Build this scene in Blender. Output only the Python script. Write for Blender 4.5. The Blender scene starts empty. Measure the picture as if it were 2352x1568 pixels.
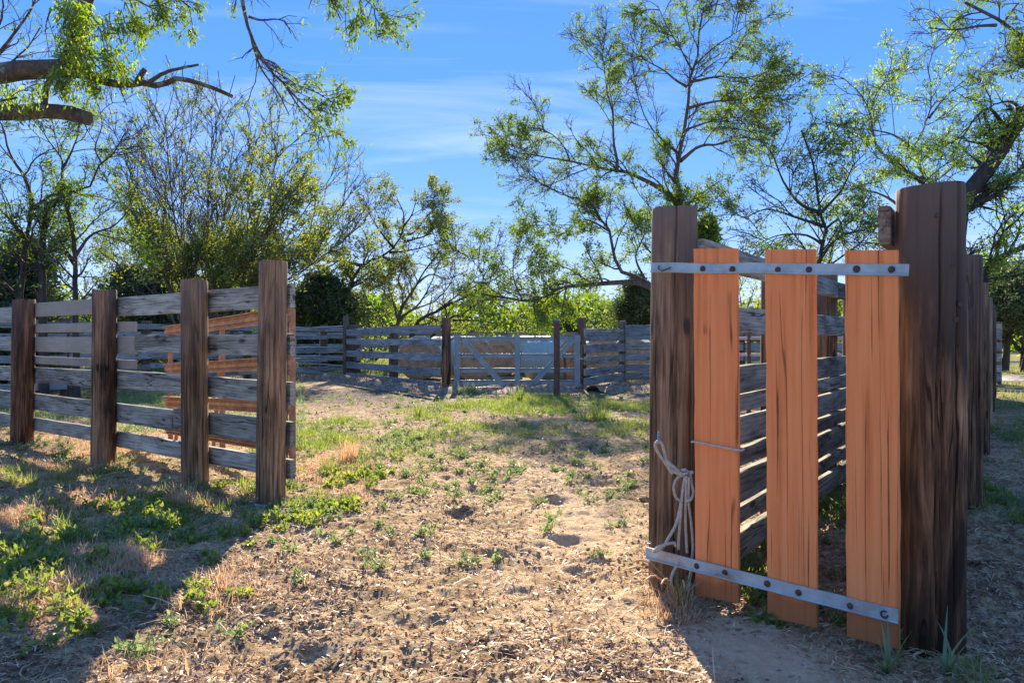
import bpy, math, random
import numpy as np
from mathutils import Vector, Matrix
R = math.radians
random.seed(7)
rng = np.random.default_rng(7)
S = bpy.context.scene
C = S.collection

# ------------------------------------------------------------------ camera
CH = 1.2; F = 1699.0; CU = 1176.0; HV = 775.0      # eye height; focal length, centre and horizon of the 2352 px wide photo
cam_d = bpy.data.cameras.new('camera'); cam = bpy.data.objects.new('camera', cam_d); C.objects.link(cam)
cam.location = (0, 0, CH); cam.rotation_euler = (R(90 - 0.3), 0, 0)
cam_d.sensor_width = 36; cam_d.lens = 26; cam_d.clip_start = .05; cam_d.clip_end = 2000
S.camera = cam
# ------------------------------------------------------------------ world, sun, exposure
SUN_EL = 27.0; SUN_AZ = -2.0                        # azimuth off +Y, negative = left
W = bpy.data.worlds.new("World"); S.world = W; W.use_nodes = True
nt = W.node_tree; nt.nodes.clear()
def N(nt, t, **k):
    n = nt.nodes.new(t)
    for a, b in k.items(): setattr(n, a, b)
    return n
sky = N(nt, 'ShaderNodeTexSky', sky_type='NISHITA'); sky.sun_disc = False
sky.sun_elevation = R(SUN_EL); sky.sun_rotation = R(SUN_AZ)
sky.air_density = 1.0; sky.dust_density = 0.15; sky.ozone_density = 3.0; sky.altitude = 300
hsv = N(nt, 'ShaderNodeHueSaturation'); hsv.inputs['Saturation'].default_value = 1.28; hsv.inputs['Value'].default_value = 1.0
gam = N(nt, 'ShaderNodeGamma'); gam.inputs['Gamma'].default_value = 1.0
geo = N(nt, 'ShaderNodeTexCoord'); sep = N(nt, 'ShaderNodeSeparateXYZ')
L = nt.links.new
L(geo.outputs['Generated'], sep.inputs[0])
# cirrus: project the view direction on a high plane
zc = N(nt, 'ShaderNodeMath', operation='MAXIMUM'); zc.inputs[1].default_value = 0.03; L(sep.outputs[2], zc.inputs[0])
zo = N(nt, 'ShaderNodeMath', operation='ADD'); zo.inputs[1].default_value = 0.08; L(zc.outputs[0], zo.inputs[0])
dx = N(nt, 'ShaderNodeMath', operation='DIVIDE'); L(sep.outputs[0], dx.inputs[0]); L(zo.outputs[0], dx.inputs[1])
dy = N(nt, 'ShaderNodeMath', operation='DIVIDE'); L(sep.outputs[1], dy.inputs[0]); L(zo.outputs[0], dy.inputs[1])
cmb = N(nt, 'ShaderNodeCombineXYZ'); L(dx.outputs[0], cmb.inputs[0]); L(dy.outputs[0], cmb.inputs[1])
mp = N(nt, 'ShaderNodeMapping'); mp.inputs['Rotation'].default_value = (0, 0, R(-38)); mp.inputs['Scale'].default_value = (.6, 1.7, 1); mp.inputs['Location'].default_value = (7.4, 4.2, 0)
L(cmb.outputs[0], mp.inputs[0])
cn = N(nt, 'ShaderNodeTexNoise'); cn.inputs['Scale'].default_value = 1.3; cn.inputs['Detail'].default_value = 9; cn.inputs['Roughness'].default_value = .55; cn.inputs['Distortion'].default_value = .6
L(mp.outputs[0], cn.inputs['Vector'])
cr = N(nt, 'ShaderNodeMapRange'); cr.inputs[1].default_value = .49; cr.inputs[2].default_value = .80; cr.inputs[4].default_value = .45
L(cn.outputs[0], cr.inputs[0])
mixc = N(nt, 'ShaderNodeMixRGB'); mixc.inputs[2].default_value = (3.3, 3.7, 4.7, 1)
L(sky.outputs[0], hsv.inputs['Color']); L(hsv.outputs[0], gam.inputs[0])
gr = N(nt, 'ShaderNodeValToRGB'); L(sep.outputs[2], gr.inputs[0]); el = gr.color_ramp.elements     # clear-air gradient by height
el[0].position = 0; el[0].color = (2.75, 3.25, 4.3, 1); el[1].position = 1; el[1].color = (.28, .95, 3.2, 1)
for p_, c_ in ((.07, (1.95, 2.85, 4.4, 1)), (.17, (.90, 1.95, 4.2, 1)), (.32, (.48, 1.42, 3.95, 1)), (.5, (.34, 1.15, 3.6, 1))):
    e_ = el.new(p_); e_.color = c_
mixg = N(nt, 'ShaderNodeMixRGB'); mixg.inputs[0].default_value = .97; L(gam.outputs[0], mixg.inputs[1]); L(gr.outputs[0], mixg.inputs[2])
L(mixg.outputs[0], mixc.inputs[1]); L(cr.outputs[0], mixc.inputs[0])
bg = N(nt, 'ShaderNodeBackground'); bg.inputs['Strength'].default_value = 0.113
wo = N(nt, 'ShaderNodeOutputWorld'); L(mixc.outputs[0], bg.inputs[0]); L(bg.outputs[0], wo.inputs[0])
sd = bpy.data.lights.new('sun', 'SUN'); sun = bpy.data.objects.new('sun', sd); C.objects.link(sun)
sd.energy = 5.0; sd.angle = R(.5); sd.color = (1, .87, .66)
sv = Vector((math.sin(R(SUN_AZ)) * math.cos(R(SUN_EL)), math.cos(R(SUN_AZ)) * math.cos(R(SUN_EL)), math.sin(R(SUN_EL))))
sun.rotation_euler = sv.to_track_quat('Z', 'Y').to_euler()
S.view_settings.view_transform = 'Standard'; S.view_settings.look = 'None'
S.view_settings.exposure = 1.46; S.view_settings.gamma = 1
S.cycles.max_bounces = 6; S.cycles.transparent_max_bounces = 4

# ------------------------------------------------------------------ helpers
def P(u, v, Y): return ((u - CU) / F * Y, Y, CH - (v - HV) / F * Y)
def G(u, v):
    Y = CH * F / (v - HV); return ((u - CU) / F * Y, Y)

def _h(ix, iy, seed):
    n = (ix.astype(np.int64) * 374761393 + iy.astype(np.int64) * 668265263 + seed * 1442695041) & 0x7fffffff
    n = ((n ^ (n >> 13)) * 1274126177) & 0x7fffffff
    return ((n ^ (n >> 16)) & 0xffff) / 65535.0
def vn(x, y, seed=0):
    x = np.asarray(x, float); y = np.asarray(y, float)
    ix = np.floor(x); iy = np.floor(y); fx = x - ix; fy = y - iy
    fx = fx * fx * (3 - 2 * fx); fy = fy * fy * (3 - 2 * fy)
    a = _h(ix, iy, seed); b = _h(ix + 1, iy, seed); c = _h(ix, iy + 1, seed); d = _h(ix + 1, iy + 1, seed)
    return (a * (1 - fx) + b * fx) * (1 - fy) + (c * (1 - fx) + d * fx) * fy
def fbm(x, y, o=4, seed=0):
    s = 0; a = .5
    for i in range(o):
        s = s + a * vn(x * 2 ** i, y * 2 ** i, seed + i); a *= .5
    return s
PITS = None
def gz(x, y):
    x = np.asarray(x, float); y = np.asarray(y, float)
    r = np.hypot(x, y)
    near = np.clip(1 - (r - 9) / 10, 0, 1)
    z = .05 * (fbm(x * .7, y * .7, 2, 5) - .4) * np.clip(r / 3, 0, 1)
    smooth = np.exp(-(((x - 1.05) / .55) ** 2 + ((y - 2.75) / .45) ** 2))
    ruts = .045 * (fbm(x * 3.2, y * 3.2, 3, 11) - .45) + .045 * (np.abs(fbm(x * 7, y * 7, 3, 21) - .45)) * -1 + .026 * (vn(x * 15, y * 15, 31) - .5) * (.3 + 1.2 * vn(x * 1.9, y * 1.9, 35)) - .022 * np.abs(vn(x * 27, y * 27, 33) - .5) + .010 * (vn(x * 50, y * 50, 37) - .5)
    pit = vn(x * 2.9 + 3, y * 2.9, 41); pit = np.clip((pit - .78) / .2, 0, 1) * -.06
    z = z + (ruts + pit) * near * (1 - .75 * smooth)
    return z
def gz1(x, y): return float(gz(np.array([x]), np.array([y]))[0])

def mesh_np(name, V, Fq, mat=None, smooth=False, Ft=None, matidx=None):
    """V (n,3), Fq (m,4) quads, Ft (k,3) tris"""
    me = bpy.data.meshes.new(name)
    V = np.ascontiguousarray(V, np.float32)
    nq = 0 if Fq is None else len(Fq); ntr = 0 if Ft is None else len(Ft)
    me.vertices.add(len(V)); me.vertices.foreach_set('co', V.ravel())
    loops = []
    starts = []
    if nq: loops.append(np.asarray(Fq, np.int32).ravel()); starts.append(np.arange(nq) * 4)
    if ntr: loops.append(np.asarray(Ft, np.int32).ravel()); starts.append(nq * 4 + np.arange(ntr) * 3)
    lp = np.concatenate(loops); st = np.concatenate(starts).astype(np.int32)
    me.loops.add(len(lp)); me.loops.foreach_set('vertex_index', lp)
    me.polygons.add(nq + ntr); me.polygons.foreach_set('loop_start', st)
    if smooth is not False:
        sm = np.ones(nq + ntr, bool) if smooth is True else smooth
        me.polygons.foreach_set('use_smooth', sm)
    else: me.polygons.foreach_set('use_smooth', np.zeros(nq + ntr, bool))
    me.update(calc_edges=True)
    if mat: me.materials.append(mat)
    return me

class MB:
    def __init__(s): s.v = []; s.q = []; s.t = []; s.n = 0; s.sq = []; s.st = []
    def add(s, V, Q=None, T=None, smooth=False):
        V = np.asarray(V, float)
        s.v.append(V)
        if Q is not None and len(Q): s.q.append(np.asarray(Q) + s.n); s.sq.append(np.full(len(Q), smooth))
        if T is not None and len(T): s.t.append(np.asarray(T) + s.n); s.st.append(np.full(len(T), smooth))
        s.n += len(V)
    def mesh(s, name, mat):
        Q = np.concatenate(s.q) if s.q else None; T = np.concatenate(s.t) if s.t else None
        sm = np.concatenate(s.sq + s.st)
        return mesh_np(name, np.concatenate(s.v), Q, mat, sm, T)
    def build(s, name, mat, parent=None, loc=None):
        return obj(name, s.mesh(name, mat), parent, loc)
    def box(s, lo, hi, M=None):
        x0, y0, z0 = lo; x1, y1, z1 = hi
        V = np.array([(x, y, z) for x in (x0, x1) for y in (y0, y1) for z in (z0, z1)], float)
        if M is not None: V = np.array([M @ Vector(p) for p in V])
        s.add(V, [(0, 1, 3, 2), (4, 6, 7, 5), (0, 4, 5, 1), (2, 3, 7, 6), (0, 2, 6, 4), (1, 5, 7, 3)])
    def bar(s, a, b, w, d, up=(0, 0, 1), ch=.15):
        """bar from a to b, w across (perp. to up), d along up; chamfered section"""
        a = Vector(a); b = Vector(b); t = (b - a).normalized(); u = Vector(up)
        sx = t.cross(u).normalized(); sz = sx.cross(t).normalized()
        c = min(w, d) * ch
        sec = [(-w/2+c, -d/2), (w/2-c, -d/2), (w/2, -d/2+c), (w/2, d/2-c), (w/2-c, d/2), (-w/2+c, d/2), (-w/2, d/2-c), (-w/2, -d/2+c)]
        V = [a + sx * p + sz * q for p, q in sec] + [b + sx * p + sz * q for p, q in sec]
        V += [a, b]
        Q = [(i, (i+1) % 8, 8 + (i+1) % 8, 8 + i) for i in range(8)]
        T = [(16, (i+1) % 8, i) for i in range(8)] + [(17, 8 + i, 8 + (i+1) % 8) for i in range(8)]
        s.add(np.array(V), Q, T)
    def tube(s, pts, r, sides=8, cap=True):
        pts = np.asarray(pts, float); K = len(pts)
        r = np.broadcast_to(np.asarray(r, float), (K,))
        t = np.gradient(pts, axis=0); t /= np.linalg.norm(t, axis=1, keepdims=True) + 1e-9
        ref = np.array([.31, .17, .93]) if abs(t[0] @ np.array([.31, .17, .93])) < .85 else np.array([.9, -.3, .1])
        us = []; u = np.cross(t[0], ref)
        for k in range(K):
            u = u - t[k] * (u @ t[k]); u /= np.linalg.norm(u) + 1e-9; us.append(u)
        us = np.array(us); w = np.cross(t, us)
        a = np.arange(sides) * 2 * np.pi / sides
        V = pts[:, None] + r[:, None, None] * (us[:, None] * np.cos(a)[None, :, None] + w[:, None] * np.sin(a)[None, :, None])
        V = V.reshape(-1, 3)
        i = np.arange(sides); j = (i + 1) % sides
        Q = np.concatenate([np.stack([k*sides+i, k*sides+j, (k+1)*sides+j, (k+1)*sides+i], 1) for k in range(K-1)])
        s.add(V, Q, None, True)
        if cap:
            for k, sg in ((0, -1), (K-1, 1)):
                Vc = np.concatenate([V[k*sides:(k+1)*sides], pts[k][None]])
                T = [(sides, (m+1) % sides, m) if sg < 0 else (sides, m, (m+1) % sides) for m in range(sides)]
                s.add(Vc, None, T)

def obj(name, me, parent=None, loc=None):
    o = bpy.data.objects.new(name, me); C.objects.link(o)
    if parent: o.parent = parent
    if loc is not None: o.location = loc
    return o
def thing(name, label, cat, loc=(0, 0, 0), group=None):
    o = bpy.data.objects.new(name, None); C.objects.link(o); o.empty_display_size = .2
    o.location = loc; o['label'] = label; o['category'] = cat
    if group: o['group'] = group
    return o
def tag(o, label, cat, group=None, kind=None):
    o['label'] = label
    if cat: o['category'] = cat
    if group: o['group'] = group
    if kind: o['kind'] = kind
    return o
def smooth_path(pts, n, k=.5):
    """Catmull-Rom through pts, n samples"""
    p = np.asarray(pts, float)
    if len(p) == 2: return p[0] + (p[1] - p[0]) * np.linspace(0, 1, n)[:, None]
    q = np.vstack([2*p[0]-p[1], p, 2*p[-1]-p[-2]])
    d = np.r_[0, np.cumsum(np.linalg.norm(np.diff(p, axis=0), axis=1))]; d /= d[-1]
    out = []
    for t in np.linspace(0, 1, n):
        i = min(np.searchsorted(d, t, 'right') - 1, len(p) - 2); f = (t - d[i]) / (d[i+1] - d[i] + 1e-9)
        a, b, c, e = q[i], q[i+1], q[i+2], q[i+3]
        out.append(.5 * ((2*b) + (c-a)*f + (2*a-5*b+4*c-e)*f*f + (-a+3*b-3*c+e)*f**3))
    return np.array(out)

# ------------------------------------------------------------------ materials
def newmat(name):
    m = bpy.data.materials.new(name); m.use_nodes = True; nt = m.node_tree; nt.nodes.clear()
    out = N(nt, 'ShaderNodeOutputMaterial'); b = N(nt, 'ShaderNodeBsdfPrincipled'); nt.links.new(b.outputs[0], out.inputs[0])
    return m, nt, b, out
def ramp(nt, src, stops):
    r = N(nt, 'ShaderNodeValToRGB'); el = r.color_ramp.elements
    while len(el) > 1: el.remove(el[-1])
    el[0].position = stops[0][0]; c = stops[0][1]; el[0].color = (*c, 1)
    for p, c in stops[1:]:
        e = el.new(p); e.color = (*c, 1)
    nt.links.new(src, r.inputs[0]); return r.outputs[0]
def noise(nt, vec, scale, detail=4, rough=.55, dist=0.):
    n = N(nt, 'ShaderNodeTexNoise'); n.inputs['Scale'].default_value = scale; n.inputs['Detail'].default_value = detail
    n.inputs['Roughness'].default_value = rough; n.inputs['Distortion'].default_value = dist
    if vec is not None: nt.links.new(vec, n.inputs['Vector'])
    return n.outputs[0]
def mixc_(nt, f, a, b, mode='MIX'):
    m = N(nt, 'ShaderNodeMixRGB', blend_type=mode)
    for i, x in ((0, f), (1, a), (2, b)):
        if hasattr(x, 'is_output'): nt.links.new(x, m.inputs[i])
        elif isinstance(x, (int, float)): m.inputs[i].default_value = x if i == 0 else (x, x, x, 1)
        else: m.inputs[i].default_value = (*x, 1)
    return m.outputs[0]
def mrange(nt, src, a, b, c=0., d=1.):
    m = N(nt, 'ShaderNodeMapRange')
    for i, x in enumerate((a, b, c, d)): m.inputs[i+1].default_value = x
    nt.links.new(src, m.inputs[0]); return m.outputs[0]
def mathn(nt, op, a, b=None):
    m = N(nt, 'ShaderNodeMath', operation=op)
    for i, x in ((0, a), (1, b)):
        if x is None: continue
        if hasattr(x, 'is_output'): nt.links.new(x, m.inputs[i])
        else: m.inputs[i].default_value = x
    return m.outputs[0]
def objvec(nt, scale, rand=True):
    tc = N(nt, 'ShaderNodeTexCoord'); v = tc.outputs['Object']
    if rand:
        oi = N(nt, 'ShaderNodeObjectInfo'); s_ = N(nt, 'ShaderNodeVectorMath', operation='SCALE'); s_.inputs[0].default_value = (37, 23, 51)
        nt.links.new(oi.outputs['Random'], s_.inputs['Scale'])
        ad = N(nt, 'ShaderNodeVectorMath', operation='ADD'); nt.links.new(v, ad.inputs[0]); nt.links.new(s_.outputs[0], ad.inputs[1]); v = ad.outputs[0]
    m = N(nt, 'ShaderNodeMapping'); m.inputs['Scale'].default_value = scale; nt.links.new(v, m.inputs[0])
    return m.outputs[0], v
def bump(nt, b, src, strength, dist=.01):
    n = N(nt, 'ShaderNodeBump'); n.inputs['Strength'].default_value = strength; n.inputs['Distance'].default_value = dist
    nt.links.new(src, n.inputs['Height']); nt.links.new(n.outputs[0], b.inputs['Normal'])

def wood(name, light, mid, dark, stain=(.05, .045, .04), axis='x', stain_amt=.5, bumps=.7, spread=1.0, cracks=True, st0=.52):
    m, nt, b, out = newmat(name)
    sc = (2.2, 60, 60) if axis == 'x' else (60, 60, 2.0)
    v, base = objvec(nt, sc)
    sc2 = (.9, 5, 5) if axis == 'x' else (5, 5, .9)
    mp2 = N(nt, 'ShaderNodeMapping'); mp2.inputs['Scale'].default_value = sc2; nt.links.new(base, mp2.inputs[0])
    warp = noise(nt, mp2.outputs[0], 1.0, 3)
    # growth rings: distorted bands across the board
    wv = N(nt, 'ShaderNodeTexWave', wave_type='BANDS', bands_direction='Z' if axis == 'x' else 'X', wave_profile='SAW')
    wv.inputs['Scale'].default_value = 5.0; wv.inputs['Distortion'].default_value = 9.0; wv.inputs['Detail'].default_value = 3
    wv.inputs['Detail Scale'].default_value = .8
    mp3 = N(nt, 'ShaderNodeMapping'); mp3.inputs['Scale'].default_value = (.35, 2.2, 2.2) if axis == 'x' else (2.2, 2.2, .35); nt.links.new(base, mp3.inputs[0])
    nt.links.new(mp3.outputs[0], wv.inputs['Vector'])
    fine = noise(nt, v, 1.6, 6, .6, .3)
    mp5 = N(nt, 'ShaderNodeMapping'); mp5.inputs['Scale'].default_value = (2.4, 14, 14) if axis == 'x' else (14, 14, 1.6); nt.links.new(base, mp5.inputs[0])
    medn = noise(nt, mp5.outputs[0], 1.0, 5, .6, .9)
    mixf = mathn(nt, 'ADD', mathn(nt, 'ADD', mathn(nt, 'MULTIPLY', fine, .34), mathn(nt, 'MULTIPLY', medn, .56)), mathn(nt, 'MULTIPLY', wv.outputs['Fac'], .10))
    col = ramp(nt, mixf, [(.33, dark), (.45, mid), (.60 * spread, light)])
    big = noise(nt, mp2.outputs[0], .8, 5, .6, .8)
    st = mrange(nt, big, st0, st0 + .17, 0, stain_amt)
    col = mixc_(nt, st, col, stain, 'MIX')
    b2 = noise(nt, base, 2.2, 3)
    oi = N(nt, 'ShaderNodeObjectInfo')
    val = mathn(nt, 'ADD', mrange(nt, oi.outputs['Random'], 0, 1, .78, 1.18), mrange(nt, b2, .3, .7, -.14, .14))
    h = N(nt, 'ShaderNodeHueSaturation'); nt.links.new(val, h.inputs['Value']); nt.links.new(col, h.inputs['Color'])
    colo = h.outputs[0]
    if cracks:
        mpk = N(nt, 'ShaderNodeMapping'); mpk.inputs['Scale'].default_value = (2.6, 7, 7) if axis == 'x' else (7, 7, 2.8); nt.links.new(base, mpk.inputs[0])
        vk = N(nt, 'ShaderNodeTexVoronoi'); vk.inputs['Scale'].default_value = 1.0; nt.links.new(mpk.outputs[0], vk.inputs['Vector'])
        kd = mathn(nt, 'ADD', vk.outputs['Distance'], mathn(nt, 'MULTIPLY', mathn(nt, 'SUBTRACT', fine, .5), .15))
        colo = mixc_(nt, mrange(nt, kd, .10, .16, .85, 0), colo, tuple(c * .6 for c in dark))
        mp6 = N(nt, 'ShaderNodeMapping'); mp6.inputs['Scale'].default_value = (.7, 13, 13) if axis == 'x' else (9, 9, .55); nt.links.new(base, mp6.inputs[0])
        cn6 = noise(nt, mp6.outputs[0], 1.0, 3, .5, .2)
        line = mrange(nt, mathn(nt, 'ABSOLUTE', mathn(nt, 'SUBTRACT', cn6, .5)), .006, .016, 1, 0)
        line = mathn(nt, 'MULTIPLY', line, mrange(nt, warp, .44, .56, 0, .85))
        colo = mixc_(nt, line, colo, tuple(c * .3 for c in stain))
        mp4 = N(nt, 'ShaderNodeMapping'); mp4.inputs['Scale'].default_value = (.45, 16, 16) if axis == 'x' else (16, 16, .45); nt.links.new(base, mp4.inputs[0])
        ck = noise(nt, mp4.outputs[0], 1.3, 2, .5, .1)
        ckm = mrange(nt, ck, .695, .73, 0, 1)
        colo = mixc_(nt, mathn(nt, 'MULTIPLY', ckm, .8), colo, tuple(c * .35 for c in stain))
    if axis == 'z':
        tcz = N(nt, 'ShaderNodeTexCoord'); sz = N(nt, 'ShaderNodeSeparateXYZ'); nt.links.new(tcz.outputs['Object'], sz.inputs[0])
        gy = mathn(nt, 'MULTIPLY', mrange(nt, sz.outputs[2], .9, 1.8, 0, .45), mrange(nt, big, .35, .6, .3, 1))
        colo = mixc_(nt, gy, colo, tuple(.45 * c + .13 for c in light))
    nt.links.new(colo, b.inputs['Base Color'])
    b.inputs['Roughness'].default_value = .85; b.inputs['Specular IOR Level'].default_value = .25
    bump(nt, b, mathn(nt, 'ADD', mathn(nt, 'MULTIPLY', fine, .6), mathn(nt, 'MULTIPLY', medn, .4)), bumps, .004)
    return m
M = {}
M['board'] = wood('weathered_board', (.48, .46, .36), (.26, .245, .19), (.07, .062, .046), (.065, .05, .033), stain_amt=.85)
M['board_far'] = wood('weathered_board_blue_grey', (.38, .385, .36), (.25, .255, .24), (.11, .105, .095), (.11, .09, .07), stain_amt=.45)
M['board_tan'] = wood('new_tan_board', (.44, .38, .29), (.40, .34, .255), (.33, .275, .20), (.34, .29, .22), stain_amt=.2, bumps=.25, cracks=False)
M['post'] = wood('brown_post', (.38, .215, .11), (.16, .08, .038), (.022, .012, .007), (.018, .010, .006), axis='z', stain_amt=.88, st0=.43)
M['post_grey'] = wood('grey_brown_post', (.46, .28, .145), (.22, .118, .056), (.035, .02, .011), (.03, .017, .01), axis='z', stain_amt=.8, st0=.45)
M['post_dark'] = wood('dark_creosote_post', (.40, .20, .095), (.15, .068, .032), (.018, .009, .005), (.014, .007, .004), axis='z', stain_amt=.92, st0=.39)
M['post_far'] = wood('far_post', (.20, .145, .09), (.11, .075, .045), (.04, .027, .018), (.05, .04, .03), axis='z', stain_amt=.4)

M['board_brown'] = wood('brown_weathered_board', (.26, .19, .13), (.14, .10, .07), (.04, .028, .02), (.04, .03, .02), stain_amt=.8)
def orange():
    m, nt, b, out = newmat('orange_stained_board')
    v, base = objvec(nt, (30, 30, .9))
    fine = noise(nt, v, 1.2, 7, .6, .15)
    mp2 = N(nt, 'ShaderNodeMapping'); mp2.inputs['Scale'].default_value = (62, 62, .8); nt.links.new(base, mp2.inputs[0])
    thin = noise(nt, mp2.outputs[0], 1.25, 2, .5, .25)
    col = ramp(nt, fine, [(.25, (.52, .14, .034)), (.42, (.86, .245, .070)), (.6, (.95, .305, .10))])
    ck = mrange(nt, thin, .655, .70, 0, .85)
    col = mixc_(nt, ck, col, (.13, .035, .012))
    mp6 = N(nt, 'ShaderNodeMapping'); mp6.inputs['Scale'].default_value = (12, 12, .3); nt.links.new(base, mp6.inputs[0])
    cn6 = noise(nt, mp6.outputs[0], 1.0, 1.5, .4, .1); wp = noise(nt, base, 2.0, 2)
    line = mathn(nt, 'MULTIPLY', mrange(nt, mathn(nt, 'ABSOLUTE', mathn(nt, 'SUBTRACT', cn6, .5)), .003, .010, 1, 0), mrange(nt, wp, .48, .56, 0, .8))
    col = mixc_(nt, line, col, (.10, .026, .01))
    blot = noise(nt, base, 5, 4); col = mixc_(nt, mrange(nt, blot, .45, .75, 0, .35), col, (.90, .36, .10))
    # worn, unpainted lower ends
    sepn = N(nt, 'ShaderNodeSeparateXYZ'); tc = N(nt, 'ShaderNodeTexCoord'); nt.links.new(tc.outputs['Object'], sepn.inputs[0])
    wear = mrange(nt, mathn(nt, 'ADD', sepn.outputs[2], mathn(nt, 'MULTIPLY', blot, .10)), .23, .17, 0, .8)
    col = mixc_(nt, wear, col, (.30, .105, .035))
    tn = N(nt, 'ShaderNodeTexCoord'); sn = N(nt, 'ShaderNodeSeparateXYZ'); nt.links.new(tn.outputs['Normal'], sn.inputs[0])   # unseen back greyed to stop orange light bouncing onto the big post
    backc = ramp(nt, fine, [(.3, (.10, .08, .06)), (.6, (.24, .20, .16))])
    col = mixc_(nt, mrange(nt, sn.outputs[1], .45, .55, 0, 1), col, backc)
    nt.links.new(col, b.inputs['Base Color']); b.inputs['Roughness'].default_value = .62; b.inputs['Specular IOR Level'].default_value = .3
    bump(nt, b, fine, .35, .004)
    return m
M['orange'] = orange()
def metal(name, c1, c2, rough, metallic=.0, sc=8, rust=None, rust_amt=.0, bmp=.15):
    m, nt, b, out = newmat(name)
    v, base = objvec(nt, (sc, sc, sc))
    n1 = noise(nt, v, 1, 6, .65)
    col = ramp(nt, n1, [(.3, c1), (.65, c2)])
    if rust:
        n2 = noise(nt, v, .7, 5, .7, .5); col = mixc_(nt, mrange(nt, n2, .5, .65, 0, rust_amt), col, rust)
    nt.links.new(col, b.inputs['Base Color']); b.inputs['Metallic'].default_value = metallic; b.inputs['Roughness'].default_value = rough
    bump(nt, b, n1, bmp, .003)
    return m
M['galv'] = metal('galvanised_strap', (.28, .36, .37), (.44, .54, .55), .5, .35, 10, (.38, .22, .13), .55)
M['rust'] = metal('rusty_steel', (.24, .10, .055), (.46, .235, .125), .7, .05, 9, (.56, .37, .25), .6, .4)
M['rust_dark'] = metal('dark_rusty_pipe', (.075, .035, .022), (.15, .075, .05), .7, .1, 9, (.22, .12, .09), .4, .4)
M['bolt'] = metal('rusty_bolt', (.06, .03, .022), (.13, .07, .05), .7, .2, 60, None, 0, .5)
M['blue'] = metal('blue_grey_gate_steel', (.23, .29, .29), (.35, .41, .40), .5, .1, 5, (.22, .2, .19), .3, .1)
M['cap'] = metal('blue_cap', (.12, .2, .28), (.2, .3, .38), .5)
M['bare_steel'] = metal('worn_bare_steel', (.45, .36, .32), (.62, .5, .44), .5, .3, 10, (.3, .14, .1), .5)

def simple(name, c1, c2, sc=10, rough=.8, bmp=.3, scale3=None):
    m, nt, b, out = newmat(name)
    v, base = objvec(nt, scale3 or (sc, sc, sc))
    n1 = noise(nt, v, 1, 5, .6); nt.links.new(ramp(nt, n1, [(.3, c1), (.7, c2)]), b.inputs['Base Color'])
    b.inputs['Roughness'].default_value = rough; bump(nt, b, n1, bmp, .005); return m
M['rope'] = simple('cotton_rope', (.40, .33, .24), (.68, .59, .46), 60, .9, .8)
M['twine_blue'] = simple('blue_twine', (.10, .32, .45), (.2, .45, .6), 40)
M['concrete'] = simple('concrete_footing', (.30, .29, .28), (.45, .44, .42), 15)
M['bark'] = simple('grey_brown_bark', (.055, .042, .034), (.16, .13, .105), 10, .9, .8, (14, 14, 5))
M['bark_dark'] = simple('dark_bark', (.03, .024, .02), (.085, .068, .055), 10, .9, .8, (14, 14, 5))
def bark_lichen():
    m, nt, b, out = newmat('lichen_bark')
    v, base = objvec(nt, (16, 16, 16), False)
    n1 = noise(nt, v, 1, 7, .65, .3)
    col = ramp(nt, n1, [(.3, (.035, .027, .022)), (.55, (.11, .085, .065)), (.75, (.2, .17, .14))])
    n2 = noise(nt, base, 11, 3); col = mixc_(nt, mrange(nt, n2, .56, .62, 0, .7), col, (.24, .27, .2))
    nt.links.new(col, b.inputs['Base Color']); b.inputs['Roughness'].default_value = .9; bump(nt, b, n1, 1.0, .03); return m
M['bark_near'] = bark_lichen()
def hay():
    m, nt, b, out = newmat('hay')
    v, base = objvec(nt, (14, 14, 14)); n1 = noise(nt, v, 2, 8, .75, .6)
    tc_ = N(nt, 'ShaderNodeTexCoord'); mpr = N(nt, 'ShaderNodeMapping'); mpr.inputs['Location'].default_value = (0, 0, -.62); nt.links.new(tc_.outputs['Object'], mpr.inputs[0])
    wr = N(nt, 'ShaderNodeTexWave', wave_type='RINGS', rings_direction='SPHERICAL'); wr.inputs['Scale'].default_value = 2.6; wr.inputs['Distortion'].default_value = 5; wr.inputs['Detail'].default_value = 4; nt.links.new(mpr.outputs[0], wr.inputs['Vector'])
    n1 = mathn(nt, 'ADD', mathn(nt, 'MULTIPLY', n1, .90), mathn(nt, 'MULTIPLY', wr.outputs['Fac'], .10))
    nt.links.new(ramp(nt, n1, [(.3, (.28, .15, .07)), (.5, (.55, .32, .16)), (.7, (.75, .50, .27))]), b.inputs['Base Color'])
    b.inputs['Roughness'].default_value = .95; bump(nt, b, n1, 1, .04); return m
M['hay'] = hay()
M['litter'] = simple('trampled_hay', (.13, .085, .05), (.42, .30, .18), 9, .95, .9)
M['wrap'] = simple('pale_green_net_wrap', (.27, .34, .27), (.42, .49, .40), 9, .6, .4, (18, 18, 18))

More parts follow.
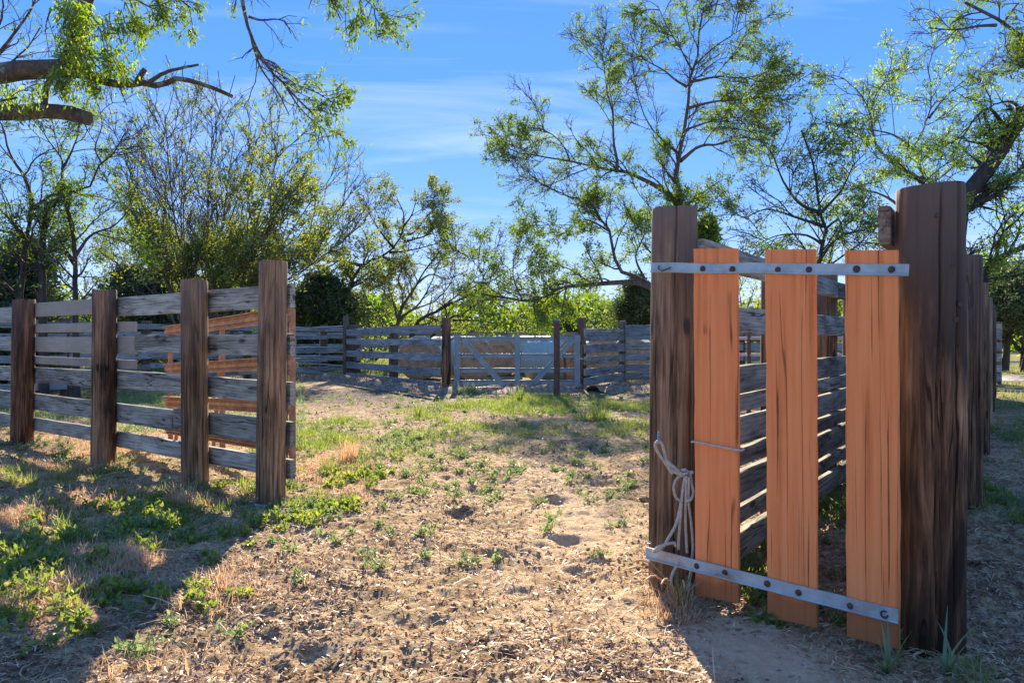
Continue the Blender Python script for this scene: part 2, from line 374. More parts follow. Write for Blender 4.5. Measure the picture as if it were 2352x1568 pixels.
def leafmat(name, c1, c2, c3, trans=.5, gloss=.06):
    m, nt, b, out = newmat(name); nt.nodes.remove(b)
    g = N(nt, 'ShaderNodeNewGeometry'); 
    col = ramp(nt, g.outputs['Random Per Island'], [(0, c1), (.5, c2), (1, c3)])
    d = N(nt, 'ShaderNodeBsdfDiffuse'); t = N(nt, 'ShaderNodeBsdfTranslucent'); gl = N(nt, 'ShaderNodeBsdfGlossy'); gl.inputs['Roughness'].default_value = .45
    nt.links.new(col, d.inputs[0])
    hv = N(nt, 'ShaderNodeHueSaturation'); hv.inputs['Hue'].default_value = .48; hv.inputs['Saturation'].default_value = 1.15; hv.inputs['Value'].default_value = 1.7
    nt.links.new(col, hv.inputs['Color']); nt.links.new(hv.outputs[0], t.inputs[0])
    mx = N(nt, 'ShaderNodeMixShader'); mx.inputs[0].default_value = trans; nt.links.new(d.outputs[0], mx.inputs[1]); nt.links.new(t.outputs[0], mx.inputs[2])
    m2 = N(nt, 'ShaderNodeMixShader'); m2.inputs[0].default_value = gloss; nt.links.new(mx.outputs[0], m2.inputs[1]); nt.links.new(gl.outputs[0], m2.inputs[2])
    nt.links.new(m2.outputs[0], out.inputs[0]); return m
M['leaf'] = leafmat('mesquite_leaf', (.075, .16, .018), (.115, .21, .024), (.19, .25, .035))
M['leaf_bright'] = leafmat('bright_leaf', (.11, .23, .018), (.16, .29, .022), (.25, .33, .03), .6)
M['leaf_olive'] = leafmat('olive_leaf', (.10, .17, .035), (.145, .205, .04), (.24, .24, .055), .55)
M['leaf_dark'] = leafmat('cedar_leaf', (.035, .065, .025), (.06, .10, .032), (.11, .15, .045), .35)
M['leaf_pale'] = leafmat('pale_leaf', (.13, .18, .05), (.18, .23, .06), (.26, .28, .08), .5)
M['grass'] = leafmat('green_grass', (.10, .17, .035), (.15, .22, .045), (.26, .28, .08), .55)
M['drygrass'] = leafmat('dry_grass', (.42, .29, .15), (.52, .38, .21), (.6, .47, .28), .4)
M['weed'] = leafmat('grey_green_weed', (.11, .18, .08), (.15, .22, .09), (.22, .27, .11), .5)
M['straw'] = leafmat('straw_bits', (.30, .18, .085), (.48, .33, .17), (.72, .56, .36), .25, .06)
M['clod'] = simple('dark_dung_crumbs', (.12, .072, .045), (.36, .235, .15), 30, .95)

def groundmat():
    m, nt, b, out = newmat('pasture_soil')
    tc = N(nt, 'ShaderNodeTexCoord'); v = tc.outputs['Object']
    at = N(nt, 'ShaderNodeAttribute', attribute_name='green'); ab = N(nt, 'ShaderNodeAttribute', attribute_name='bare'); adk = N(nt, 'ShaderNodeAttribute', attribute_name='dark_soil')
    n1 = noise(nt, v, 3.0, 8, .65); n2 = noise(nt, v, 24, 6, .7); n3 = noise(nt, v, 90, 4, .7)
    f = mathn(nt, 'ADD', mathn(nt, 'MULTIPLY', n1, .35), mathn(nt, 'ADD', mathn(nt, 'MULTIPLY', n2, .4), mathn(nt, 'MULTIPLY', n3, .25)))
    col = ramp(nt, f, [(.38, (.065, .036, .019)), (.455, (.27, .165, .082)), (.53, (.54, .37, .19)), (.63, (.76, .57, .33))])
    bare = ramp(nt, f, [(.3, (.50, .33, .18)), (.6, (.76, .55, .33))])
    col = mixc_(nt, ab.outputs['Fac'], col, bare)
    dark_soil = ramp(nt, f, [(.35, (.04, .028, .024)), (.6, (.14, .098, .08))])
    col = mixc_(nt, adk.outputs['Fac'], col, dark_soil)
    gr = ramp(nt, f, [(.35, (.07, .095, .025)), (.5, (.13, .17, .045)), (.65, (.24, .26, .09))])
    n4 = noise(nt, v, 1.6, 5)
    gm = mathn(nt, 'MULTIPLY', at.outputs['Fac'], mrange(nt, n4, .36, .56, .1, 1))
    col = mixc_(nt, gm, col, gr)
    nt.links.new(col, b.inputs['Base Color']); b.inputs['Roughness'].default_value = .95; b.inputs['Specular IOR Level'].default_value = .15
    bump(nt, b, mathn(nt, 'ADD', n2, mathn(nt, 'MULTIPLY', n3, .6)), .9, .03)
    return m
M['ground'] = groundmat()
M['road'] = simple('pale_dirt_road', (.34, .27, .2), (.5, .42, .33), 3)

# ------------------------------------------------------------------ ground
def gauss(x, y, L_):
    s = np.zeros_like(np.asarray(x, float))
    for cx, cy, sx, sy, a in L_: s = s + a * np.exp(-(((x - cx) / sx) ** 2 + ((y - cy) / sy) ** 2))
    return s
def gp(u, v, du, dv, a):
    x, y = G(u, v); x1, y1 = G(u + du, v); x2, y2 = G(u, v + dv)
    return (x, y, abs(x1 - x), max(abs(y2 - y), .08), a)
GREEN = [gp(150, 1090, 260, 50, .45), gp(230, 1230, 260, 60, .2), gp(60, 1330, 120, 80, .22), gp(720, 1150, 70, 18, 1.0), gp(760, 990, 90, 35, 1.0),
         gp(1180, 925, 160, 14, 1.3), gp(1380, 930, 120, 14, 1.3), gp(950, 1000, 120, 50, .45), gp(1400, 990, 110, 30, .5), gp(1150, 990, 130, 35, .35),
         gp(2300, 1150, 60, 130, 1.0), gp(2330, 1000, 60, 60, .9), gp(1730, 1300, 60, 60, 1.0), gp(1900, 1150, 60, 60, .9), gp(480, 1150, 120, 40, .7), gp(2250, 1540, 90, 30, .2), gp(300, 920, 300, 25, .8)]
BARE = [gp(1260, 1250, 130, 110, .4), gp(1330, 1140, 60, 60, .7), gp(1180, 1350, 60, 80, .3), gp(1700, 1470, 170, 60, .9), gp(1380, 1210, 110, 60, .7), gp(1450, 1400, 80, 60, .6), gp(1250, 1080, 80, 30, .3), gp(1800, 1540, 200, 60, .8)]
DARK_SOIL = [gp(820, 908, 190, 26, 1.1), gp(1030, 935, 150, 16, .7), gp(350, 1380, 330, 110, .45), gp(1200, 900, 200, 8, .5), gp(1430, 905, 90, 10, .7), gp(200, 960, 250, 30, .4), gp(2300, 930, 60, 30, .5)]  # patches where the soil colour is made darker
def axis(lo, hi, a, b, step, g):
    mid = list(np.arange(a, b, step)); out = []; x = a; s = step
    while x > lo: s *= g; x -= s; out.append(x)
    left = out[::-1]; out = []; x = mid[-1]; s = step
    while x < hi: s *= g; x += s; out.append(x)
    return np.array(left + mid + out)
xs = axis(-260, 260, -3.0, 3.0, .018, 1.045); ys = axis(-40, 400, 2.0, 6.2, .018, 1.025)
X, Y = np.meshgrid(xs, ys); Z = gz(X, Y)
V = np.stack([X.ravel(), Y.ravel(), Z.ravel()], 1); nx = len(xs); ny = len(ys)
i = (np.arange(ny - 1)[:, None] * nx + np.arange(nx - 1)[None]).ravel()
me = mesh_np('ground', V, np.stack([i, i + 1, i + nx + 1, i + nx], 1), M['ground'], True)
far = np.clip((V[:, 1] - 19) / 6, 0, 1); farR = np.clip((V[:, 0] - .55 * V[:, 1] - 1.0) / 1.0, 0, 1) * .8
farL = np.clip((-V[:, 0] - 7) / 2, 0, 1) * .7
green = np.clip(gauss(V[:, 0], V[:, 1], GREEN) + far + farR + farL, 0, 1)
for nm, arr in (('green', green), ('bare', np.clip(gauss(V[:, 0], V[:, 1], BARE), 0, 1)), ('dark_soil', np.clip(gauss(V[:, 0], V[:, 1], DARK_SOIL), 0, 1))):
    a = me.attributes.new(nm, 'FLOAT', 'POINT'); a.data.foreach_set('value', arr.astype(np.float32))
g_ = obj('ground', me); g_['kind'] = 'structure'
# far dirt road on the right
rx = np.linspace(8, 70, 50); V = []
for x in rx:
    for d in (-1.6, -.6, .4, 1.6): 
        y = 21.5 + .05 * (x - 8) + d; V.append((x, y, gz1(x, y) + .015 + (.01 if abs(d) < 1 else 0)))
i = np.concatenate([np.arange(49) * 4 + k for k in range(3)])
o = obj('dirt_road', mesh_np('dirt_road', np.array(V), np.stack([i, i + 4, i + 5, i + 1], 1), M['road'])); o['kind'] = 'structure'

# ------------------------------------------------------------------ fence pieces
def post_mesh(h, r, seed, hi=False, cracks=3, lump=.03, taper=.04, chamf=.03):
    rg = np.random.default_rng(seed); n = 132 if hi else 40; m = 44 if hi else 16
    th = np.arange(n) * 2 * np.pi / n; zz = np.r_[np.linspace(-.12, h - .012, m - 1), h]
    T, Zz = np.meshgrid(th, zz)
    rr = r * (1 - taper * (Zz / h - .5))
    for k in range(7):
        f = rg.integers(1, 6); w = rg.uniform(.3, 2.5); rr = rr + r * lump * rg.uniform(.2, .6) * np.sin(f * T + w * Zz + rg.uniform(0, 6))
    for k in range(24 if hi else 0):
        f = rg.integers(8, 30); rr = rr + r * .0012 * np.sin(f * T + rg.uniform(-1, 1) * Zz + rg.uniform(0, 6))
    for k in range(cracks):
        tc_ = (-np.pi / 2 + rg.uniform(-1.2, 1.2)) if k < cracks - 1 or cracks < 3 else rg.uniform(0, 6.28)
        w = .028 if hi else .10; dpt = r * rg.uniform(.12, .3); z0 = rg.uniform(-.2, .3) * h; z1 = rg.uniform(.75, 1.3) * h
        c = tc_ + .05 * np.sin(Zz * rg.uniform(1, 4) + rg.uniform(0, 6)) + .02 * np.sin(Zz * 11)
        d = (T - c + np.pi) % (2 * np.pi) - np.pi
        env = np.clip((Zz - z0) / .2, 0, 1) * np.clip((z1 - Zz) / .3, 0, 1)
        rr = rr - dpt * env * np.exp(-(d / w) ** 2)
    rr[-1] *= 1 - chamf
    V = np.stack([rr * np.cos(T), rr * np.sin(T), Zz + 0 * T], 2)
    V[-1, :, 2] += .006 * np.sin(th + rg.uniform(0, 6)) * 1.0
    V = V.reshape(-1, 3); mb = MB()
    i = np.arange(n); j = (i + 1) % n
    Q = np.concatenate([np.stack([k*n+i, k*n+j, (k+1)*n+j, (k+1)*n+i], 1) for k in range(m - 1)])
    mb.add(V, Q, None, True)
    top = V[(m-1)*n:]; c = top.mean(0); inner = c + (top - c) * .55; inner[:, 2] += rg.uniform(-.002, .003, n)
    mb.add(np.concatenate([top, inner, c[None]]), [(a, (a+1) % n, n + (a+1) % n, n + a) for a in range(n)], [(2*n, n + a, n + (a+1) % n) for a in range(n)])
    return mb
def post(parent, x, y, h, r, mat, seed, hi=False, lean=(0, 0), label=None, **k):
    o = post_mesh(h, r, seed, hi, **k).build('post', mat, parent, (x, y, gz1(x, y) if hi else 0))
    o.rotation_euler = (lean[0], lean[1], 0)
    if label: o['label'] = label
    return o
def board_mesh(Ln, h, t, seed, seg=8, wob=.004, ch=.12):
    rg = np.random.default_rng(seed); c = t * ch
    sec = np.array([(-t/2+c, -h/2), (t/2-c, -h/2), (t/2, -h/2+c), (t/2, h/2-c), (t/2-c, h/2), (-t/2+c, h/2), (-t/2, h/2-c), (-t/2, -h/2+c)])
    xs_ = np.linspace(0, Ln, seg + 1); V = []
    cy = wob * np.cumsum(rg.normal(0, .5, seg + 1)) * .6; cy -= np.linspace(cy[0], cy[-1], seg + 1)
    cz = wob * np.cumsum(rg.normal(0, .5, seg + 1)) * .6; cz -= np.linspace(cz[0], cz[-1], seg + 1)
    for k, x in enumerate(xs_):
        s2 = sec + rg.normal(0, wob * .28, sec.shape)
        for p, q in s2: V.append((x, p + cy[k], q + cz[k]))
    n = seg + 1
    i = np.arange(8); j = (i + 1) % 8
    Q = np.concatenate([np.stack([k*8+i, k*8+j, (k+1)*8+j, (k+1)*8+i], 1) for k in range(seg)])
    mb = MB(); mb.add(np.array(V), Q)
    for k, e in ((0, 0), (seg, 1)):
        Vc = np.array(V[k*8:(k+1)*8]); cc = Vc.mean(0)
        mb.add(np.vstack([Vc, cc]), None, [(8, (a+1) % 8, a) if not e else (8, a, (a+1) % 8) for a in range(8)])
    return mb
BS = [100]
def board(parent, a, b, h, t, mat, name='board', seg=8, wob=.004, label=None):
    """board along the line a-b (centres of its ends), height h, thickness t"""
    BS[0] += 1; a = Vector(a); b = Vector(b); d = b - a
    o = board_mesh(d.length, h, t, BS[0], seg, wob).build(name, mat, parent, a)
    o.rotation_euler = (0, -math.asin(d.z / d.length), math.atan2(d.y, d.x))
    if label: o['label'] = label
    return o
def nails(parent, a, b, zs, n=1): pass

# ---- left board fence (posts A..E), boards nailed on the far side
A0 = Vector((-1.774, 5.44, 0)); dL = Vector((-.788, .615, 0)); nL = Vector((.615, .788, 0))
t = thing('board_fence', 'weathered grey board fence on four brown round posts at the left', 'fence', (A0.x, A0.y, 0))
def rel(t, p): return Vector(p) - t.location
def LP_(s, off=0, z=0): return A0 + dL * s + nL * off + Vector((0, 0, z)) - t.location
for s_, h_, r_, mt, sd_, lab, ln in ((0, 1.79, .104, 'post_grey', 3, 'tallest post at the open end of the fence', (0, .010)), (1.06, 1.67, .106, 'post_grey', 5, None, (0, -.004)), (2.76, 1.665, .108, 'post', 8, None, (0, .012)), (4.83, 1.655, .116, 'post_dark', 9, 'dark stained post', (0, .022)), (7.2, 1.66, .11, 'post', 10, None, (0, 0))):
    p = LP_(s_); post(t, p.x, p.y, h_, r_, M[mt], sd_, True, ln, lab)
rows = [(1.50, .18), (1.148, .165), (.785, .17), (.48, .19), (.222, .145)]
off = .126
for k, (z, h) in enumerate(rows):
    j1 = [2.70, 2.34, 2.78, 1.62, 2.80][k]
    z1 = z + (.01 if k == 0 else 0)
    board(t, LP_(-.088, off, z1), LP_(j1, off, z1 + [-.01, -.004, .012, .0, -.01][k]), h, .042, M['board'])
    if k == 3: board(t, LP_(1.65, off, z - .012), LP_(4.86, off, z - .01), h * .97, .042, M['board'])
    elif k in (2, 4): board(t, LP_(j1 + .01, off, z), LP_(4.86, off, z - .01), h, .042, M['board'])
    board(t, LP_(4.88, off, z - .02), LP_(7.4, off, z - .03), h, .042, M['board'])
for z, h, s0, s1 in ((1.515, .155, 2.72, 4.86), (1.305, .095, 2.36, 4.86), (1.125, .165, 2.36, 4.86), (.945, .085, 2.36, 4.86)):
    board(t, LP_(s0, off - .006, z), LP_(s1, off - .006, z), h, .038, M['board_tan'], label='newer tan board', wob=.001)
fL = t
# concrete footing spill at the near post
mb = MB(); n = 18; V = [(A0.x + .02 - .04 + (.125 + .018 * math.sin(a * 3) + .012 * math.sin(a * 5 + 1)) * math.cos(a), A0.y - .03 + (.13 + .015 * math.sin(2 * a)) * math.sin(a), gz1(A0.x, A0.y) + .003) for a in np.arange(n) * 2 * np.pi / n]
V2 = [((x - A0.x) * .9 + A0.x, (y - A0.y) * .9 + A0.y, z + .018) for x, y, z in V]
mb.add(V + V2 + [(A0.x, A0.y, gz1(A0.x, A0.y) + .022)], [(a, (a+1) % n, n + (a+1) % n, n + a) for a in range(n)], [(2*n, n + a, n + (a+1) % n) for a in range(n)])
o = mb.build('footing', M['concrete'], t, -t.location)

# ---- rusty steel panel standing behind the left fence
p0 = Vector((-1.83, 6.27, 0)); p1 = Vector((-4.06, 8.64, 0)); dd = (p1 - p0).normalized(); nn = Vector((-dd.y, dd.x, 0))
if nn.y > 0: nn = -nn                                   # towards the camera
t = thing('steel_loading_panel', 'rusty orange steel channel panel leaning behind the left board fence', 'panel', tuple(p0))
Lp = (p1 - p0).length
def channel(name, a, b, h, lab=None):
    """C channel rail: web plus two flanges open to the camera side"""
    a = Vector(a) - t.location; b = Vector(b) - t.location; mb = MB()
    up = (b - a).cross(nn).normalized(); up = up if up.z > 0 else -up
    mb.bar(a - nn * .02, b - nn * .02, .008, h, up=tuple(up), ch=.1)
    for s_ in (-1, 1): mb.bar(a + up * s_ * (h / 2 - .006) + nn * .004, b + up * s_ * (h / 2 - .006) + nn * .004, .042, .012, up=tuple(up), ch=.1)
    mb.bar(a - nn * .008, b - nn * .008, .016, h * .34, up=tuple(up), ch=.3)
    return mb.build(name, M['rust'], t)
for za, zb, h in ((1.405, 1.265, .125), (.985, .83, .12), (.60, .455, .12), (.235, .12, .07)):
    channel('rail', p0 + dd * .14 + Vector((0, 0, za)), p1 + Vector((0, 0, zb)), h)
for s_, z0, z1 in ((.17, .0, 1.45), (Lp * .52, 0, 1.33), (Lp * .985, 0, 1.30)):
    q = p0 + dd * s_ - nn * .05 - t.location
    mb = MB(); mb.bar(q + Vector((0, 0, z0)), q + Vector((0, 0, z1)), .036, .05, up=tuple(nn)); mb.build('upright', M['rust'], t)
q = p0 + dd * .13 + nn * .03 - t.location
mb = MB(); mb.bar(q + Vector((0, 0, .05)), q + Vector((0, 0, 1.44)), .02, .03, up=tuple(nn)); mb.build('end_angle', M['rust_dark'], t)
for s_, e_ in ((Lp * .96, Lp * .90), (Lp * .62, Lp * .54)):
    a = p0 + dd * s_ - nn * .08 - t.location; b = p0 + dd * e_ - nn * .08 - t.location
    mb = MB(); mb.bar(a + Vector((0, 0, 0.0)), b + Vector((0, 0, .55 if s_ > Lp * .7 else 1.2)), .04, .03, up=tuple(nn)); mb.build('brace', M['rust'], t)

# ---- far board fence, left of the blue gate (boards on the near side)
a0 = Vector((-4.75, 22.0, 0)); a1 = Vector((-1.54, 17.35, 0)); dF = (a1 - a0).normalized(); nF = Vector((dF.y, -dF.x, 0))
if nF.y > 0: nF = -nF
t = thing('board_fence', 'blue grey board fence between the corner post and the blue steel gate', 'fence', tuple(a0))
Lf = (a1 - a0).length
for s_, h_, r_ in ((0, 1.57, .12), (Lf * .5, 1.55, .12), (Lf, 1.66, .105)):
    p = a0 + dF * s_ - t.location; post(t, p.x, p.y, h_, r_, M['post_dark' if s_ == Lf else 'post_far'], 20 + int(s_), False, label='dark end post beside the gate' if s_ == Lf else None)
for k, (z, h) in enumerate(((1.40, .19), (1.08, .165), (.73, .18), (.39, .18), (.085, .15))):
    jt = Lf * (.46 + .03 * (k % 2))
    for s0, s1 in ((-.15, jt), (jt + .01, Lf + (-.05 if k != 2 else .0))):
        p = a0 + dF * s0 + nF * .14 - t.location; q = a0 + dF * s1 + nF * .14 - t.location
        board(t, p + Vector((0, 0, z - (.06 if k == 0 and s0 < 0 else 0))), q + Vector((0, 0, z)), h, .045, M['board_far'], wob=.007)
# ---- far board fence, right of the gate
b0 = Vector((1.70, 18.0, 0)); b1 = Vector((3.05, 20.4, 0)); b2 = Vector((6.2, 20.0, 0)); b3 = Vector((9.6, 19.6, 0)); b4 = Vector((12.6, 19.2, 0))
t = thing('board_fence', 'grey brown board fence to the right of the blue steel gate', 'fence', tuple(b0))
for k, (p, h_, r_) in enumerate(((b0, 1.68, .10), (b1, 1.66, .10), (b2, 1.6, .1), (b3, 1.6, .1), (b4, 1.6, .1))):
    p = p - t.location; post(t, p.x, p.y, h_, r_, M['post_dark' if k == 0 else 'post_far'], 30 + k, False, label='dark post carrying the gate' if k == 0 else None)
for k, (z, h) in enumerate(((1.37, .09), (1.22, .22), (.925, .22), (.64, .20), (.36, .18), (.13, .20))):
    for m_, (s0, s1) in enumerate(((b0, b1), (b1, b2), (b2, b3), (b3, b4))):
        zz = z + (0 if m_ == 0 else (.08 if k == 0 else .03)); hh = h if m_ == 0 or k else .18
        fr = Vector((.02, -.15, 0)); board(t, s0 + fr + Vector((.03, 0, zz)) - t.location, s1 + fr + Vector((-.01, 0, zz + .01)) - t.location, hh, .045, M['board_far' if (k + m_) % 3 else 'board'], wob=.007)

# ---- blue steel gate
t = thing('steel_gate', 'blue grey steel farm gate with V braces across the far opening', 'gate', (-1.36, 17.2, 0))
def gx(u): return (u - CU) / F * 17.2 + 1.36
def gzz(v): return CH - (v - HV) / F * 17.2
def uchan(name, a, b, w, y=0.0):
    mb = MB(); a = Vector((a[0], y, a[1])); b = Vector((b[0], y, b[1])); d = (b - a).normalized(); side = Vector((0, 1, 0)).cross(d).normalized()
    mb.bar(a, b, w, .012, up=(0, 1, 0), ch=.1)
    for s_ in (-1, 1): mb.bar(a + side * s_ * (w/2 - .012) + Vector((0, -.018, 0)), b + side * s_ * (w/2 - .012) + Vector((0, -.018, 0)), .022, .03, up=(0, 1, 0), ch=.2)
    return mb.build(name, M['blue'], t)
for u in (1050, 1188.5, 1326): uchan('upright', (gx(u), .0), (gx(u), 1.262), .125)
for v, w in ((778, .105), (816.5, .10), (850, .11), (878, .115)):
    uchan('rail', (gx(1043), gzz(v)), (gx(1333), gzz(v)), w, .045)
mb = MB(); mb.tube([(gx(1046), .03, gzz(891)), (gx(1330), .03, gzz(891))], .02); mb.build('bottom_bar', M['blue'], t)
uchan('brace', (gx(1064), gzz(778)), (gx(1163), gzz(893)), .12, -.05)
uchan('brace', (gx(1316), gzz(780)), (gx(1213), gzz(893)), .12, -.05)
mb = MB(); mb.tube([(gx(1331), -.05, .72), (gx(1336), -.05, .70), (gx(1348), -.06, .73)], .012); mb.build('latch_chain', M['galv'], t)
# ---- pipe posts by the gate
t = thing('pipe_post', 'rusty brown pipe post with a blue cap standing before the blue gate', 'post', (.895, 14.8, 0))
mb = MB(); mb.tube([(0, 0, -.1), (.004, 0, .7), (0, 0, 1.53)], .062, 20); mb.build('pipe', M['rust_dark'], t)
mb = MB(); mb.tube([(0, 0, 1.53), (0, 0, 1.565)], .056, 16); mb.build('cap', M['cap'], t)
t = thing('pipe_post', 'thin dark pipe post with a crosspiece just inside the blue gate', 'post', (1.255, 17.6, 0))
mb = MB(); mb.tube([(0, 0, -.1), (0, 0, .72)], .03, 10); mb.build('pipe', M['rust_dark'], t)
mb = MB(); mb.tube([(-.1, 0, .74), (.12, 0, .74)], .028, 8); mb.build('crosspiece', M['blue'], t)

# ---- pipe panel and far left fence
a = Vector((-6.9, 22.6, 0)); b = Vector((-5.05, 22.0, 0))
t = thing('pipe_fence', 'thin dark pipe panel in front of the far boards left of the corner', 'panel', tuple(a))
for k, z in enumerate((1.50, .92, .66, .44, .2)):
    mb = MB(); mb.tube([(-.6, .1, z - .05), (1.0, -.3, z - .01 * k), (2.15, -.6, z + (.05 if k == 0 else -.04 * k + .02))], .022, 6); mb.build('rail', M['blue'], t)
for x in (.35, 1.1):
    mb = MB(); mb.tube([(x, -.12 - .3 * x * .5, 0), (x, -.12 - .3 * x * .5, 1.5)], .013, 5); mb.build('stay', M['blue'], t)
mb = MB(); mb.tube([(1.95, -.55, 0), (1.95, -.55, 1.85)], .09, 8); mb.build('post', M['post_far'], t)
c = [Vector(p) for p in ((-14.0, 10.0, 0), (-8.8, 14.6, 0), (-8.35, 16.9, 0), (-7.3, 20.4, 0), (-5.75, 22.6, 0), (-4.9, 23.4, 0))]
t = thing('board_fence', 'pale grey board fence far behind, seen through the left fence', 'fence', tuple(c[1]))
for k, p in enumerate(c):
    q = p - t.location; post(t, q.x, q.y, 1.58, .115, M['post_far'], 50 + k)
for k, (z, h) in enumerate(((1.45, .12), (1.22, .13), (.80, .14), (.54, .12), (.27, .14))):
    for m_ in range(5):
        if k == 0 and m_ == 3: pass
        s0, s1 = c[m_], c[m_ + 1]; fr = Vector((.12, -.08, 0)) if m_ else Vector((.08, -.12, 0))
        board(t, s0 + fr + Vector((0, 0, z + .02 * ((m_ + k) % 2))) - t.location, s1 + fr + Vector((0, 0, z - .01)) - t.location, h, .045, M['board_far'], wob=.006)
# second line of boards behind, further back left
c = [Vector(p) for p in ((-16, 25, 0), (-12, 26, 0), (-8.2, 27, 0), (-4.5, 27.6, 0), (-1.5, 28, 0), (1.6, 28.2, 0), (5, 28, 0))]
t = thing('board_fence', 'distant low board fence beyond the hay bales', 'fence', tuple(c[2]))
for k, p in enumerate(c):
    q = p - t.location; post(t, q.x, q.y, 1.5, .1, M['post_far'], 70 + k)
for k, (z, h) in enumerate(((1.33, .14), (.9, .14), (.5, .14))):
    for m_ in range(6):
        board(t, c[m_] + Vector((0, -.12, z)) - t.location, c[m_ + 1] + Vector((0, -.12, z)) - t.location, h, .04, M['board_far'], wob=.006)

# ---- chute fence behind the orange gate, starts at the left gate post
L0 = Vector((.778, 3.585, 0)); dC = Vector((.579, .815, 0)); nC = Vector((.815, -.579, 0))
t = thing('board_fence', 'close-boarded weathered fence running back from the post beside the orange gate', 'fence', tuple(L0))
post(t, 0, 0, 1.86, .112, M['post_grey'], 77, True, (0, .006), 'tall post with the rope and nail', cracks=4)
for s_, h_, r_, sd_ in ((1.75, 1.64, .1, 81), (3.10, 1.76, .105, 82), (4.35, 1.7, .1, 83), (6.6, 1.7, .1, 84), (8.8, 1.7, .1, 85)):
    p = dC * s_; post(t, p.x, p.y, h_, r_, M['post_dark' if s_ != 3.1 else 'post'], sd_, s_ < 4)
rowsC = ((1.608, .125), (1.292, .15), (.974, .147), (.845, .092), (.703, .148), (.56, .09), (.405, .165), (.25, .088), (.082, .15))
for k, (z, h) in enumerate(rowsC):
    o1 = .133
    jt = [2.9, 3.2, 3.1, 2.95, 3.0, 3.15, 3.05, 2.98, 1.15][k]
    zz = Vector((0, 0, z))
    board(t, nC * o1 + dC * .02 + zz, nC * o1 + dC * jt + zz + Vector((0, 0, [-.03, .0, 0, 0, 0, 0, 0, 0, 0][k])), h, .045, M['board'], seg=12, wob=.005)
    board(t, nC * o1 + dC * (jt + .012) + zz + Vector((0, 0, [-.03, 0, 0, 0, 0, 0, 0, 0, .01][k])), nC * o1 + dC * 6.5 + zz, h, .045, M['board'], seg=12, wob=.005)
    board(t, nC * o1 + dC * 6.52 + zz, nC * o1 + dC * 8.9 + zz, h, .045, M['board'])
# ---- right fence: big dark post and the row behind it, boards on the inner side
R0 = Vector((1.652, 2.93, 0)); dR = Vector((.555, .832, 0)); nR = Vector((-.832, .555, 0))
t = thing('board_fence', 'fence of big dark brown posts receding at the right edge', 'fence', tuple(R0))
def bigpost():
    mb = post_mesh(1.80, .122, 211, True, cracks=4, lump=.035, taper=.0)
    V = mb.v[0]; 
    th = np.arctan2(V[:, 1], V[:, 0]); lob = np.exp(-((th + .35) / .45) ** 2) * np.clip((1.42 - V[:, 2]) / .12, 0, 1)
    V[:, :2] *= (1 + .09 * lob)[:, None]
    d = (th + 1.25 + .04 * np.sin(V[:, 2] * 3)); groove = np.exp(-(d / .06) ** 2) * .20 * np.clip((V[:, 2] + .1) / .2, 0, 1)
    V[:, :2] *= (1 - groove)[:, None]
    return mb
o = bigpost().build('post', M['post_dark'], t, (0, 0, gz1(R0.x, R0.y))); o['label'] = 'largest post, split down its front'; o.rotation_euler = (0, .004, 0)
mb = MB()
for x, z in ((-.035, 1.665), (.02, 1.47), (.055, 1.33), (.035, 1.27)):
    y = -math.sqrt(.122 ** 2 - x * x) - .002; mb.tube([(x, y + .012, z), (x, y - .004, z - .002)], .008 if z > 1.6 else .011, 8)
mb.build('knot', M['bolt'], t)
for k, (s_, h_) in enumerate(((2.86, 1.79), (5.72, 1.76), (8.5, 1.74), (11.3, 1.74), (14.1, 1.74))):
    p = dR * s_; post(t, p.x, p.y, h_, .122 - .004 * k, M['post_dark' if k != 2 else 'post_grey'], 90 + k, k < 2, cracks=4)
for k, (z, h) in enumerate(((1.645, .15), (1.30, .15), (1.0, .15), (.845, .1), (.70, .15), (.55, .1), (.40, .15), (.25, .1), (.08, .14))):
    for m_, (s0, s1) in enumerate(((-.10, 2.9), (2.92, 5.75), (5.77, 8.5), (8.52, 11.3), (11.32, 14.1))):
        o_ = nR * (.148) + Vector((0, 0, z)); board(t, o_ + dR * s0, o_ + dR * s1, h, .045, M['board_brown'])
# ---- rusty pipe gate beyond the chute
t = thing('pipe_gate', 'small rusty pipe gate beyond the close-boarded fence', 'gate', (2.3, 9.4, 0))
for z in (.32, .55, .78, .985, 1.19, 1.4):
    mb = MB(); mb.tube([(0, 0, z), (2.6, -.9, z)], .02, 8); mb.build('rail', M['bare_steel'], t)
for x in (0, .64, 2.6):
    mb = MB(); mb.tube([(x, -.346 * x, .25), (x, -.346 * x, 1.42)], .024, 8); mb.build('upright', M['rust_dark'], t)

